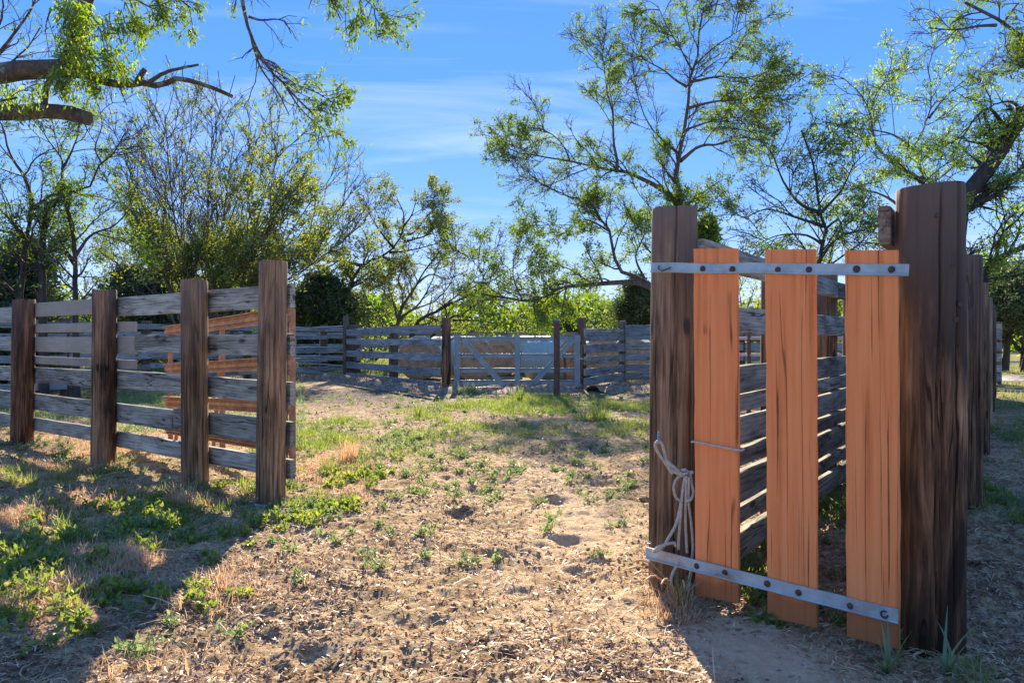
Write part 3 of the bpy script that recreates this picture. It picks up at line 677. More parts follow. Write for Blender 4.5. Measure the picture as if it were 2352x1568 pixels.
# ------------------------------------------------------------------ small orange gate
def gline(s): return Vector((.909 + s, 3.26 - .866 * s, 0))       # s is metres in x
gd = Vector((1, -.866, 0)).normalized(); gn = Vector((-.866, -1, 0)).normalized()   # gn: towards the camera
t = thing('small_gate', 'small gate of three orange stained boards held by two metal straps', 'gate', tuple(gline(.25)))
def gs(u):                         # s for picture column u
    k = (u - CU) / F; return (k * 3.26 - .909) / (1 + .866 * k)
specs = ((1600, 1700, 571, 1374, 41), (1765, 1880, 573, 1427, 42), (1948, 2070, 575, 1474, 43))
for ua, ub, vt, vb, sd_ in specs:
    sa, sb = gs(ua), gs(ub); pa, pb = gline(sa), gline(sb); w = (pb - pa).length; c_ = (pa + pb) / 2; Yc = c_.y
    zt = CH - (vt - HV) / F * Yc; zb = CH - (vb - HV) / F * Yc
    rg = np.random.default_rng(sd_); th_ = .024; nseg = 16; V = []
    zs = np.linspace(zb, zt, nseg + 1); c1 = th_ * .13
    sec = [(-w/2+c1, -th_/2), (w/2-c1, -th_/2), (w/2, -th_/2+c1), (w/2, th_/2-c1), (w/2-c1, th_/2), (-w/2+c1, th_/2), (-w/2, th_/2-c1), (-w/2, -th_/2+c1)]
    for k, z in enumerate(zs):
        for p, q in sec:
            V.append((p + (0 if k in (0, nseg) else rg.normal(0, .0012)), q + rg.normal(0, .0004) + .003 * math.sin(k * .3), z + (-p * .075 if k == nseg else (p * .02 + rg.normal(0, .003) if k == 0 else 0))))
    i = np.arange(8); j = (i + 1) % 8
    mb = MB(); mb.add(np.array(V), np.concatenate([np.stack([k*8+i, k*8+j, (k+1)*8+j, (k+1)*8+i], 1) for k in range(nseg)]))
    for k, e in ((0, 0), (nseg, 1)):
        Vc = np.array(V[k*8:(k+1)*8]); mb.add(np.vstack([Vc, Vc.mean(0)]), None, [(8, (a+1) % 8, a) if not e else (8, a, (a+1) % 8) for a in range(8)])
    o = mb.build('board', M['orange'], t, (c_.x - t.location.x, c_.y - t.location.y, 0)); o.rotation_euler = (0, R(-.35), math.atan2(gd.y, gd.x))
def strap(u0, v0, u1, v1, hh, bolts, ringlast=False):
    a = gline(gs(u0)); b = gline(gs(u1)); offs = gn * .0165
    za = CH - (v0 - HV) / F * (a.y); zb = CH - (v1 - HV) / F * (b.y)
    A_ = a + offs + Vector((0, 0, za)) - t.location; B_ = b + offs + Vector((0, 0, zb)) - t.location
    mb = MB(); rs = np.random.default_rng(int(v0)); nb_ = 9; kp = [A_ + (B_ - A_) * (q_ / nb_) + (gn * abs(rs.normal(0, .0012)) + Vector((0, 0, rs.normal(0, .0014))) if 0 < q_ < nb_ else Vector((0, 0, 0))) for q_ in range(nb_ + 1)]
    lo = Vector((0, 0, -hh / 2 + .006))
    for q_ in range(nb_):
        mb.bar(kp[q_], kp[q_ + 1], .007, hh, up=(0, 0, 1), ch=.1)
        mb.bar(kp[q_] + lo + gn * .006, kp[q_ + 1] + lo + gn * .006, .008, .009, up=(0, 0, 1), ch=.3)
    st = mb.build('strap', M['galv'], t)
    for k, u in enumerate(bolts):
        s_ = gs(u); p = gline(s_); f = (p - a).length / (b - a).length; z = za + (zb - za) * f
        q = p + offs + gn * .004 + Vector((0, 0, z + rs.uniform(-.004, .004))) - t.location; r = rs.uniform(.0118, .0145)
        mb = MB()
        if ringlast and k == len(bolts) - 1:
            ring = [q + gd * (.012 * math.cos(x)) + Vector((0, 0, .012 * math.sin(x))) + gn * .004 for x in np.linspace(.9, 6.2, 14)]; mb.tube(ring, .0035, 6)
            mb.build('washer', M['bolt'], t)
        else:
            mb.tube([q, q + gn * .003, q + gn * .007, q + gn * .0095], [r, r, r * .8, r * .35], 12); mb.build('bolt', M['bolt'], t)
strap(1500, 615.5, 2090, 621, .046, (1619, 1687, 1791, 1862, 1971, 2051))
strap(1489, 1268, 2068, 1414, .056, (1606, 1671, 1768, 1840, 1958, 2037), True)
# bent nail on the top strap
mb = MB(); a = gline(gs(1520)) + gn * .025 - t.location; b = gline(gs(1548)) + gn * .03 - t.location
z = CH - (617 - HV) / F * 3.45
mb.tube([a + Vector((0, 0, z + .012)), a + gn * .01 + Vector((0, 0, z)), a + gd * .02 + gn * .012 + Vector((0, 0, z - .016)), b + Vector((0, 0, z))], .0028, 6); mb.build('bent_nail', M['bolt'], t)

# ------------------------------------------------------------------ ropes
def RP(u, v, yo=0.0):             # point just in front of the left gate post
    Y = 3.405 + yo; return P(u, v, Y)
def twist(mb, p, r):
    p = np.asarray(p); ln = np.r_[0, np.cumsum(np.linalg.norm(np.diff(p, axis=0), axis=1))]; t_ = np.gradient(p, axis=0); t_ /= np.linalg.norm(t_, axis=1, keepdims=True)
    u = np.cross(t_, [.1, .98, .15]); u /= np.linalg.norm(u, axis=1, keepdims=True); w = np.cross(t_, u)
    for k in range(3):
        a = ln * 190 + k * 2.094; mb.tube(p + r * .48 * (u * np.cos(a)[:, None] + w * np.sin(a)[:, None]), r * .6, 5)
t = thing('rope', 'pale cotton rope hank looped on a nail beside the first orange board', 'rope', RP(1575, 1300))
lines = [
 [(1545, 1088), (1530, 1065), (1512, 1040), (1505, 1022), (1512, 1014), (1521, 1020), (1527, 1040), (1532, 1058), (1548, 1072), (1562, 1085), (1575, 1090)],
 [(1532, 1060), (1545, 1080), (1560, 1088), (1568, 1092), (1574, 1094), (1572, 1110), (1567, 1140), (1563, 1165), (1556, 1195), (1548, 1215), (1536, 1235), (1528, 1250), (1515, 1262), (1500, 1268)],
 [(1566, 1092), (1553, 1102), (1548, 1120), (1552, 1140), (1562, 1150)],
 [(1574, 1092), (1568, 1130), (1564, 1180), (1560, 1230), (1559, 1262)],
 [(1577, 1093), (1576, 1140), (1575, 1190), (1577, 1240), (1579, 1270)],
 [(1583, 1096), (1582, 1150), (1588, 1200), (1592, 1250), (1589, 1290), (1586, 1320), (1578, 1345), (1562, 1362)],
 [(1592, 1086), (1587, 1084), (1589, 1110), (1593, 1130), (1588, 1146), (1577, 1150)],
 [(1556, 1290), (1545, 1310), (1540, 1330), (1545, 1350), (1560, 1358), (1575, 1352), (1584, 1335)],
 [(1500, 1268), (1512, 1257), (1530, 1250), (1548, 1247), (1552, 1254)],
]
for k, ln in enumerate(lines):
    pts = [Vector(RP(u, v, -.004 * k + .008 * math.sin(i_ * 1.3 + k))) - t.location for i_, (u, v) in enumerate(ln)]
    if k == 7: pts = [p + Vector((0, -.02, 0)) for p in pts]
    mb = MB(); twist(mb, smooth_path(pts, 130), .0075 if k < 2 else .0066); mb.build('strand', M['rope'], t)
mb = MB(); q = Vector(RP(1574, 1093)) - t.location; mb.tube([q + Vector((.014 * math.cos(a), .016 * math.sin(a), .003 * a)) for a in np.linspace(0, 11, 40)], .007, 6); mb.build('knot', M['rope'], t)
mb = MB(); q = Vector(RP(1512, 1005)) - t.location; mb.tube([q + Vector((0, .03, -.02)), q + Vector((0, -.01, -.012)), q + Vector((-.002, -.014, .018)), q + Vector((0, -.014, .03))], .005, 6); mb.build('nail', M['twine_blue'], t)
t = thing('rope', 'short pale cord tied level around the first orange board', 'rope', tuple(gline(gs(1650)) + Vector((0, 0, .7))))
za = CH - (1017 - HV) / F * 3.3; pa = gline(gs(1593)); pb = gline(gs(1704)); V = []
for p, o_, z in ((pa, .016, za), (pa + gd * .02, .0205, za + .003), (pb - gd * .1, .0205, za - .006), (pb - gd * .01, .0205, za - .014), (pb + gd * .004, 0, za - .015), (pb - gd * .02, -.022, za - .01), (pa + gd * .02, -.022, za), (pa - gd * .003, 0, za), (pa, .016, za)):
    V.append(p + gn * o_ + Vector((0, 0, z)) - t.location)
mb = MB(); mb.tube(smooth_path(V, 60), .005, 8); mb.build('cord', M['rope'], t)
t = thing('staple', 'small pale bent wire staple on the near edge of the rope post', 'staple', RP(1490, 1246))
mb = MB(); mb.tube([Vector((.012 * math.cos(a), 0, .006 * math.sin(a))) for a in np.linspace(0, 6.3, 14)], .003, 6); mb.tube([(-.012, 0, 0), (-.014, .02, -.012)], .003, 6); mb.build('wire', M['bare_steel'], t)

# ------------------------------------------------------------------ hay bales
def bale(x, y, ang, r, ln, label, seed):
    rg = np.random.default_rng(seed); t = thing('hay_bale', label, 'hay bale', (x, y, 0), 'round hay bales stored behind the far gate')
    n = 36; prof = [(-.5, 0, 0), (-.5, .3, 0), (-.5, .6, 0), (-.5, .86, 0), (-.485, .95, 0)]
    M_ = Matrix.Rotation(ang, 4, 'Z') @ Matrix.Rotation(R(90), 4, 'X')           # axis along y, then turned
    def surf(prof, mat, name):
        V = []; th = np.arange(n) * 2 * np.pi / n
        for a, rr, _ in prof:
            for q in th:
                k = 1 + rg.normal(0, .006) + .012 * math.sin(3 * q + seed); sp = .012 * math.sin(rr * 30 + q) if rr < .93 else 0
                p = Vector((r * rr * k * math.cos(q), r * rr * k * math.sin(q), (a * ln) + (sp if a > 0 else -sp) + rg.normal(0, .006)))
                p = M_ @ p; z = max(p.z + r * .985, .0); V.append((p.x, p.y, z))
        m_ = len(prof); i = np.arange(n); j = (i + 1) % n
        mb = MB(); mb.add(np.array(V), np.concatenate([np.stack([k*n+i, k*n+j, (k+1)*n+j, (k+1)*n+i], 1) for k in range(m_ - 1)]), None, True)
        mb.build(name, mat, t)
    surf([(-.5, .01, 0), (-.5, .3, 0), (-.51, .6, 0), (-.505, .86, 0), (-.49, .955, 0)], M['hay'], 'hay_end')
    surf([(.5, .01, 0), (.5, .3, 0), (.51, .6, 0), (.505, .86, 0), (.49, .955, 0)], M['hay'], 'hay_end')
    surf([(-.493, .93, 0), (-.47, .985, 0), (-.44, 1, 0), (-.2, 1.005, 0), (0, 1, 0), (.2, 1.005, 0), (.44, 1, 0), (.47, .985, 0), (.493, .93, 0)], M['wrap'], 'net_wrap')
def bx_(u, Y): return (u - CU) / F * Y
bale(bx_(964, 21.2), 21.4, R(4), .63, 1.25, 'hay bale behind the boards left of the blue gate, its round end facing out', 1)
bale(bx_(1085, 20.6) - .12, 21.0, R(16), .62, 1.3, 'hay bale showing its round end behind the left bay of the blue gate', 2)
bale(bx_(1148, 23.0), 23.3, R(2), .63, 1.3, 'hay bale set back at the middle upright of the blue gate', 3)
bale(bx_(1228, 24.5), 24.6, R(78), .63, 1.3, 'wrapped hay bale set back just right of the middle upright of the blue gate', 4)
bale(bx_(1268, 20.5), 20.6, R(48), .60, 1.35, 'hay bale turned sideways behind the rusty pipe post', 5)
bale(bx_(1375, 22.5), 22.8, R(8), .62, 1.25, 'hay bale behind the fence bay next to the dark gate post', 6)
bale(bx_(1462, 22.5), 22.9, R(-20), .62, 1.3, 'hay bale with pale top nearest the rope post in the photo', 7)
bale(bx_(1545, 23.5), 23.9, R(-10), .62, 1.3, 'hay bale hidden mostly behind the rope post', 8)
bale(bx_(1022, 24.5), 25.0, R(40), .62, 1.3, 'hay bale peeping out behind the dark end post left of the blue gate', 9)

# ------------------------------------------------------------------ trees
def batch_tubes(mb, Pth, Rad, sides, rg):
    n, K, _ = Pth.shape
    t_ = np.gradient(Pth, axis=1); t_ /= np.linalg.norm(t_, axis=2, keepdims=True) + 1e-9
    ref = rg.normal(size=(n, 1, 3)); ref -= t_[:, :1] * (ref * t_[:, :1]).sum(2, keepdims=True); ref /= np.linalg.norm(ref, axis=2, keepdims=True) + 1e-9
    u = ref - t_ * (ref * t_).sum(2, keepdims=True); u /= np.linalg.norm(u, axis=2, keepdims=True) + 1e-6
    w = np.cross(t_, u); a = np.arange(sides) * 2 * np.pi / sides
    V = Pth[:, :, None] + Rad[:, :, None, None] * (u[:, :, None] * np.cos(a)[:, None] + w[:, :, None] * np.sin(a)[:, None])
    base = (np.arange(n) * K * sides)[:, None, None] + (np.arange(K - 1) * sides)[None, :, None]
    i = np.arange(sides); j = (i + 1) % sides
    Q = np.stack([base + i, base + j, base + sides + j, base + sides + i], 3).reshape(-1, 4)
    mb.add(V.reshape(-1, 3), Q, None, True)
def spawn(Pth, Rad, per, rg, length, angle, K, up, wig, t0=.25, rr=.55, lenvar=.5, droop=0., rmin=.004, tpow=1.0, shrink=.5):
    n, Kp, _ = Pth.shape
    segl = np.linalg.norm(np.diff(Pth, axis=1), axis=2).sum(1)
    cnt = np.maximum(1, np.round(per * segl if per > 0 else -per * np.ones(n))).astype(int)
    idx = np.repeat(np.arange(n), cnt); m = len(idx)
    t_ = t0 + (1 - t0) * rg.random(m) ** tpow; f = t_ * (Kp - 1); k = np.minimum(f.astype(int), Kp - 2); fr = (f - k)[:, None]
    a = Pth[idx, k]; b = Pth[idx, k + 1]; st = a + (b - a) * fr; tan = b - a; tan /= np.linalg.norm(tan, axis=1, keepdims=True) + 1e-9
    r0 = (Rad[idx, k] * (1 - fr[:, 0]) + Rad[idx, k + 1] * fr[:, 0]) * rr
    rv = rg.normal(size=(m, 3)); rv -= tan * (rv * tan).sum(1, keepdims=True); rv /= np.linalg.norm(rv, axis=1, keepdims=True) + 1e-9
    an = R(angle) * rg.uniform(.6, 1.3, m)[:, None]; d = tan * np.cos(an) + rv * np.sin(an); d[:, 2] += up
    d /= np.linalg.norm(d, axis=1, keepdims=True) + 1e-9
    ln = length * (1 - shrink * t_) * rg.uniform(1 - lenvar, 1 + lenvar, m)
    out = np.zeros((m, K, 3)); out[:, 0] = st; p = st.copy()
    for q in range(1, K):
        d = d + rg.normal(0, wig, (m, 3)); d[:, 2] += up * .25 - droop; d /= np.linalg.norm(d, axis=1, keepdims=True) + 1e-9
        p = p + d * (ln / (K - 1))[:, None]; out[:, q] = p
    r0 = np.maximum(r0, rmin * 1.3); ra = r0[:, None] + (np.minimum(rmin, r0 * .6)[:, None] - r0[:, None]) * np.linspace(0, 1, K)[None]
    return out, ra
def add_leaves(mb, Pth, rg, per, size, asp, droop=.3, spread=.05, keep=None, flat=0.):
    n, K, _ = Pth.shape; idx = np.repeat(np.arange(n), per); m = len(idx)
    if keep is not None:
        kk = keep[idx] > rg.random(m); idx = idx[kk]; m = len(idx)
    f = rg.random(m) ** .7 * (K - 1); k = np.minimum(f.astype(int), K - 2); fr = (f - k)[:, None]
    a = Pth[idx, k]; b = Pth[idx, k + 1]; c = a + (b - a) * fr + rg.normal(0, spread, (m, 3)); tan = b - a; tan /= np.linalg.norm(tan, axis=1, keepdims=True) + 1e-9
    d = tan * .5 + rg.normal(0, .6, (m, 3)); d[:, 2] -= droop; d /= np.linalg.norm(d, axis=1, keepdims=True)
    s = rg.normal(size=(m, 3)); s -= d * (s * d).sum(1, keepdims=True); s /= np.linalg.norm(s, axis=1, keepdims=True)
    ln = (size * rg.uniform(.6, 1.4, m))[:, None]; w = ln * asp
    nrm = np.cross(d, s)
    V = np.stack([c, c + d * ln * .45 + s * w * .5 + nrm * w * .1, c + d * ln - nrm * w * .15, c + d * ln * .45 - s * w * .5 + nrm * w * .1], 1).reshape(-1, 3)
    q = np.arange(m) * 4; mb.add(V, np.stack([q, q + 1, q + 2, q + 3], 1))
def limb_array(limbs, Y0, rg, K=16, depth=.12, wig=.02):
    Pa = []; Ra = []
    for L_ in limbs:
        pts, r0, r1 = L_[0], L_[1], L_[2]; dz = L_[3] if len(L_) > 3 else rg.uniform(-depth, depth) * Y0 * .5
        n = len(pts); Wp = []
        for k, p in enumerate(pts):
            Yk = Y0 + (p[2] if len(p) > 2 else 0) + dz * (k / max(n - 1, 1)); Wp.append(P(p[0], p[1], Yk))
        sp = smooth_path(Wp, K); ln = np.linalg.norm(np.diff(sp, axis=0), axis=1).sum()
        sp[1:-1] += rg.normal(0, wig * ln / K, (K - 2, 3)); Pa.append(sp); Ra.append(r0 * (r1 / r0) ** (np.linspace(0, 1, K) ** .85))
    return np.array(Pa), np.array(Ra)
def build_tree(name, label, root, Y0, limbs, levels, leaf, seed, bark='bark', leafm='leaf', group=None, depth=.12, extra=None, t0s=None, keepf=None, wig=.02, cat='tree', barelimbs=()):
    """levels: list of (children per metre (neg = fixed), length, angle, K, up, wiggle, rmin, sides); leaf: (per twig, size, aspect, droop, spread)"""
    rg = np.random.default_rng(seed); t = thing(name, label, cat, root, group); off_ = np.array(root)
    Pa, Ra = limb_array(limbs, Y0, rg, depth=depth, wig=wig)
    wood_ = MB(); lv = MB(); batch_tubes(wood_, Pa - off_, Ra, 9, rg)
    for k in range(len(Pa)):                            # close the cut ends
        pass
    msk = np.array([k not in barelimbs for k in range(len(Pa))]); cur, cr_ = Pa[msk], Ra[msk]
    hist = []
    for k, (per, ln, an, K, up, wg, rmin, sides) in enumerate(levels):
        cur, cr_ = spawn(cur, cr_, per, rg, ln, an, K, up, wg, t0=(.28 if k == 0 else .15) if t0s is None else t0s[k], rmin=rmin, droop=(leaf[5] if len(leaf) > 5 else 0) * (k >= 1))
        batch_tubes(wood_, cur - off_, cr_, sides, rg); hist.append((cur, cr_))
    per, size, asp, droop, spread = leaf[:5]
    keep = None
    mid = cur[:, -1]
    cl = vn(mid[:, 0] * 1.1 + mid[:, 1] * .37, mid[:, 2] * 1.1 + 9, seed) * .6 + vn(mid[:, 0] * 2.7 + 4, mid[:, 2] * 2.7 + mid[:, 1] * .5, seed + 2) * .4
    keep = np.clip((cl - .36) * 4.2, 0.05, 1)
    if keepf: keep = keep * keepf(mid)
    add_leaves(lv, cur - off_, rg, per, size, asp, droop, spread, keep)
    wood_.build('trunk', M[bark], t); lv.build('crown', M[leafm], t)
    return t

# T5: the tall open tree in the middle right
Y5 = 24.0
t5 = [
 ([(1548, 862), (1546, 760), (1552, 660), (1560, 560), (1562, 452), (1551, 392), (1559, 354), (1578, 272), (1581, 201), (1594, 152), (1608, 109), (1602, 71), (1616, 20)], .26, .03, 0),
 ([(1578, 201), (1551, 185), (1524, 163), (1485, 141), (1453, 120)], .05, .012),
 ([(1583, 190), (1649, 177), (1709, 180), (1774, 163)], .06, .012),
 ([(1562, 370), (1605, 337), (1649, 332), (1714, 316), (1775, 335)], .08, .015),
 ([(1578, 250), (1643, 234), (1725, 229), (1815, 218)], .06, .012),
 ([(1560, 480), (1545, 452), (1491, 419), (1442, 397), (1377, 386), (1306, 370), (1235, 359), (1181, 348), (1143, 322)], .13, .015),
 ([(1417, 388), (1417, 370), (1409, 327), (1407, 261), (1393, 207), (1385, 136), (1382, 100)], .06, .012),
 ([(1545, 690), (1470, 640), (1420, 615), (1398, 523), (1377, 501), (1355, 463), (1306, 452), (1251, 425), (1190, 403)], .12, .015),
 ([(1398, 530), (1366, 512), (1333, 506), (1284, 544)], .045, .012),
 ([(1310, 372), (1290, 330), (1250, 300), (1190, 290)], .03, .01),
 ([(1550, 690), (1485, 653), (1447, 648), (1398, 650), (1317, 656), (1279, 664), (1230, 691), (1159, 683), (1104, 675)], .15, .03),
 ([(1594, 152), (1640, 110), (1700, 70), (1740, 40)], .04, .01),
 ([(1560, 354), (1500, 300), (1470, 240), (1455, 170)], .05, .01),
 ([(1572, 300), (1630, 280), (1680, 270), (1740, 280)], .045, .01),
 ([(1590, 165), (1560, 110), (1530, 60), (1510, 15)], .04, .01),
 ([(1159, 683), (1120, 655), (1100, 600), (1105, 560)], .03, .01),
 ([(1200, 690), (1180, 640), (1180, 590), (1190, 555)], .03, .01),
 ([(1480, 640), (1460, 590), (1480, 540), (1500, 480)], .05, .012),
]
LV = lambda a, b, c, s=1.0: [(1.9 * a / s, 1.7 * s, 48, 7, .10, .16, .011 * s, 4), (4.6 * b / s, .85 * s, 48, 5, .08, .2, .008 * s, 3), (9.0 * c / s, .42 * s, 50, 4, .03, .22, .0055 * s, 3)]
build_tree('mesquite_tree', 'tall open-crowned tree whose trunk rises behind the rope post', P(1548, 860, Y5), Y5, t5, LV(1.6, 1.15, 1.1), (14, .088, .42, .35, .05), 501, keepf=None)
# T6: smaller tree right behind the orange gate
Y6 = 18.0
t6 = [
 ([(1885, 888), (1880, 740), (1883, 599), (1888, 561), (1899, 523), (1883, 490), (1877, 452), (1868, 381), (1840, 300)], .16, .02, 0),
 ([(1885, 490), (1840, 470), (1800, 420), (1770, 350), (1720, 300)], .06, .01),
 ([(1890, 520), (1830, 500), (1760, 480), (1710, 500), (1680, 480)], .05, .01),
 ([(1883, 490), (1930, 440), (1960, 380), (1990, 350)], .05, .01),
 ([(1888, 560), (1850, 540), (1790, 540), (1740, 560)], .04, .01),
 ([(1899, 523), (1925, 505), (1935, 530), (1940, 560)], .035, .01),
 ([(1880, 600), (1920, 550), (1980, 530), (2030, 540)], .05, .01),
]
build_tree('mesquite_tree', 'gnarled small tree rising behind the gap between the first two orange boards', P(1885, 888, Y6), Y6, t6, LV(1.2, 1, 1, .8), (10, .076, .4, .3, .045), 601, bark='bark_dark', leafm='leaf')
Y7 = 22.0
t7 = [
 ([(2085, 868), (2090, 700), (2100, 560), (2122, 414), (2100, 345), (2106, 321), (2133, 272), (2139, 207), (2128, 150)], .18, .015, 0),
 ([(2120, 420), (2060, 380), (2013, 337), (1997, 261), (1975, 218), (1935, 180)], .09, .012),
 ([(2133, 272), (2160, 235), (2188, 207), (2242, 163)], .04, .01),
 ([(2100, 345), (2050, 310), (1997, 299), (1930, 290)], .05, .01),
 ([(1997, 261), (2010, 220), (2040, 170), (2050, 120)], .035, .01),
 ([(2100, 500), (2030, 450), (1960, 430), (1900, 400)], .08, .01),
 ([(2118, 430), (2170, 400), (2220, 350), (2260, 330)], .05, .01),
 ([(2095, 560), (2020, 520), (1960, 530), (1930, 500)], .06, .01),
]
build_tree('mesquite_tree', 'bright spreading tree seen above the third orange board', P(2085, 868, Y7), Y7, t7, LV(1.2, 1.0, 1.0, .95), (10, .085, .42, .3, .05), 701, leafm='leaf_bright')
Y8 = 13.0
t8 = [
 ([(2170, 930), (2180, 700), (2195, 560), (2209, 463), (2242, 425), (2280, 370), (2318, 310), (2352, 261), (2420, 180)], .2, .12, 0),
 ([(2190, 760), (2253, 648), (2286, 599), (2352, 566), (2430, 540)], .09, .04),
 ([(2253, 648), (2290, 640), (2352, 628), (2400, 600)], .04, .02),
 ([(2318, 310), (2290, 270), (2270, 250), (2240, 270), (2200, 330)], .05, .01),
 ([(2352, 261), (2320, 235), (2280, 240)], .04, .01),
 ([(2242, 440), (2300, 420), (2360, 380), (2420, 380)], .05, .01),
 ([(2209, 463), (2150, 440), (2090, 400), (2060, 370)], .04, .01),
 ([(2286, 599), (2300, 540), (2340, 500), (2380, 450)], .04, .01),
]
build_tree('mesquite_tree', 'leaning mossy-trunked tree at the right edge behind the big dark posts', P(2170, 930, Y8), Y8, t8, LV(1.0, 1.0, .95, .62), (10, .062, .36, .35, .04), 801, bark='bark_dark', leafm='leaf_bright', barelimbs=())
# T10 overhanging branches, top right
Y10 = 8.0
t10 = [
 ([(2700, 1030), (2690, 600), (2640, 250), (2500, 150), (2400, 110), (2352, 92), (2296, 54), (2258, 27), (2215, 8)], .16, .015, 0),
 ([(2285, 60), (2242, 62), (2190, 70), (2130, 66)], .02, .006),
 ([(2300, 56), (2320, 30), (2352, -10)], .02, .006),
 ([(2640, 260), (2500, 230), (2400, 170), (2330, 150), (2300, 140)], .05, .008),
]
build_tree('mesquite_tree', 'tree outside the right edge whose leafy branches reach into the top right corner', P(2700, 1030, Y10), Y10, t10, LV(.9, .9, .9, .42), (18, .048, .3, .3, .025), 1001, leafm='leaf', t0s=(.55, .15, .1))
# T2 left
Y2 = 14.0
t2 = [
 ([(35, 921), (40, 760), (50, 640), (66, 527), (78, 480), (117, 449), (144, 441), (195, 441), (215, 410), (234, 375), (250, 367), (289, 305)], .17, .012, 0),
 ([(144, 441), (144, 390), (141, 363), (110, 320), (100, 300)], .04, .008),
 ([(78, 480), (58, 410), (23, 351), (8, 293), (-20, 250)], .06, .01),
 ([(144, 390), (165, 350), (180, 310), (185, 280)], .03, .008),
 ([(60, 560), (40, 540), (0, 529), (-60, 520)], .06, .01),
 ([(100, 921), (98, 605), (101, 527), (109, 469)], .10, .05, 0),
 ([(175, 921), (172, 605), (165, 520), (150, 470), (135, 440)], .08, .03, 0),
 ([(172, 590), (210, 540), (260, 520), (300, 480)], .04, .01),
 ([(50, 540), (10, 490), (-30, 460)], .05, .01),
 ([(234, 375), (220, 340), (235, 290), (230, 250)], .02, .006),
]
build_tree('mesquite_tree', 'crooked open tree at the far left behind the board fence', P(80, 921, Y2), Y2, t2, LV(1.1, 1, 1, .66), (10, .064, .4, .3, .04), 201, bark='bark_dark')
# T3 wide many-stemmed tree
Y3 = 27.0; rg3 = np.random.default_rng(33); t3 = []
for k, (uu, vv) in enumerate([(250, 420), (280, 330), (330, 290), (380, 262), (440, 275), (490, 290), (540, 300), (590, 320), (640, 350), (690, 370), (740, 420), (790, 470), (815, 500), (780, 560), (240, 560), (300, 480), (420, 380), (540, 400), (640, 450)]):
    u0 = 470 + rg3.uniform(-50, 50); m1 = (u0 + (uu - u0) * .25, 700 + rg3.uniform(-20, 20)); m2 = (u0 + (uu - u0) * .62 + rg3.uniform(-15, 15), 700 + (vv - 700) * .45)
    t3.append(([(u0, 851), m1, m2, (uu, vv)], .10, .012))
build_tree('multistem_tree', 'wide many-stemmed bushy tree in the left middle, its fine crown fanned out', P(470, 851, Y3), Y3, t3, [(1.7, 2.6, 30, 7, .16, .10, .012, 4), (2.4, 1.3, 32, 5, .12, .14, .009, 3), (4.8, .6, 40, 4, .06, .2, .007, 3)], (22, .11, .5, .2, .07), 301, leafm='leaf_olive', depth=.35,
           keepf=lambda p: np.clip(1.05 - (p[:, 2] - 2.5) / 7.0, .30, 1))
# T4 leaning tree and its bare-stemmed neighbour
Y4 = 30.0
t4 = [
 ([(768, 843), (775, 743), (796, 675), (814, 633), (838, 605), (873, 590), (892, 581), (913, 555), (927, 530), (927, 487), (915, 462)], .30, .02, 0),
 ([(930, 555), (971, 544), (995, 535)], .07, .015),
 ([(920, 540), (950, 534), (985, 492), (1010, 470)], .07, .015),
 ([(927, 520), (945, 495), (955, 465)], .05, .015),
 ([(830, 610), (790, 600), (750, 600), (715, 590)], .09, .015),
 ([(905, 570), (880, 540), (860, 510), (850, 495)], .07, .012),
 ([(880, 590), (920, 610), (945, 640), (960, 660)], .06, .012),
 ([(845, 603), (880, 640), (870, 600)], .04, .012),
 ([(895, 580), (940, 575), (1000, 560), (1030, 545)], .06, .012),
]
build_tree('mesquite_tree', 'leaning tree with a kinked trunk left of centre beyond the far fence', P(768, 843, Y4), Y4, t4, LV(1.3, 1.0, 1.0, .95), (14, .11, .45, .25, .06), 401, leafm='leaf_olive', bark='bark_dark')
t4b = [
 ([(905, 850), (913, 743), (922, 710), (939, 682), (960, 649), (974, 623), (1002, 588), (1018, 570)], .15, .02, 0),
 ([(915, 740), (905, 700), (890, 660), (860, 640)], .06, .01), ([(918, 730), (960, 700), (990, 650), (1010, 600), (1050, 560)], .06, .01),
 ([(912, 745), (940, 715), (1000, 690), (1040, 640), (1045, 590)], .06, .01), ([(960, 649), (990, 630), (1030, 640), (1075, 620)], .05, .01),
 ([(920, 720), (925, 680), (915, 640), (935, 600)], .05, .01), ([(908, 780), (870, 720), (845, 690), (835, 660)], .05, .01),
]
build_tree('mesquite_tree', 'nearly bare reddish many-stemmed tree beyond the far fence posts', P(905, 850, Y4 - 2), Y4 - 2, t4b, LV(1.0, .8, .6, .85), (4, .08, .45, .25, .06), 402, leafm='leaf_olive', bark='bark')
t4c = [
 ([(930, 850), (955, 745), (1002, 715), (1049, 691), (1084, 677), (1112, 680), (1140, 696), (1170, 710)], .14, .02, 0),
 ([(935, 845), (1025, 736), (1060, 725), (1084, 705), (1119, 689), (1160, 690)], .12, .02), ([(1002, 715), (1060, 670), (1090, 640), (1100, 600)], .05, .01),
 ([(1112, 680), (1110, 640), (1130, 600), (1150, 560)], .04, .01), ([(1040, 735), (1090, 735), (1130, 740), (1160, 750)], .05, .01), ([(1084, 677), (1120, 650), (1170, 620), (1200, 590)], .04, .01),
]
build_tree('mesquite_tree', 'low sprawling tree with arching limbs behind the blue gate', P(930, 850, 27.5), 27.5, t4c, LV(.9, .9, .8, .85), (6, .09, .45, .25, .06), 403, leafm='leaf', bark='bark_dark')

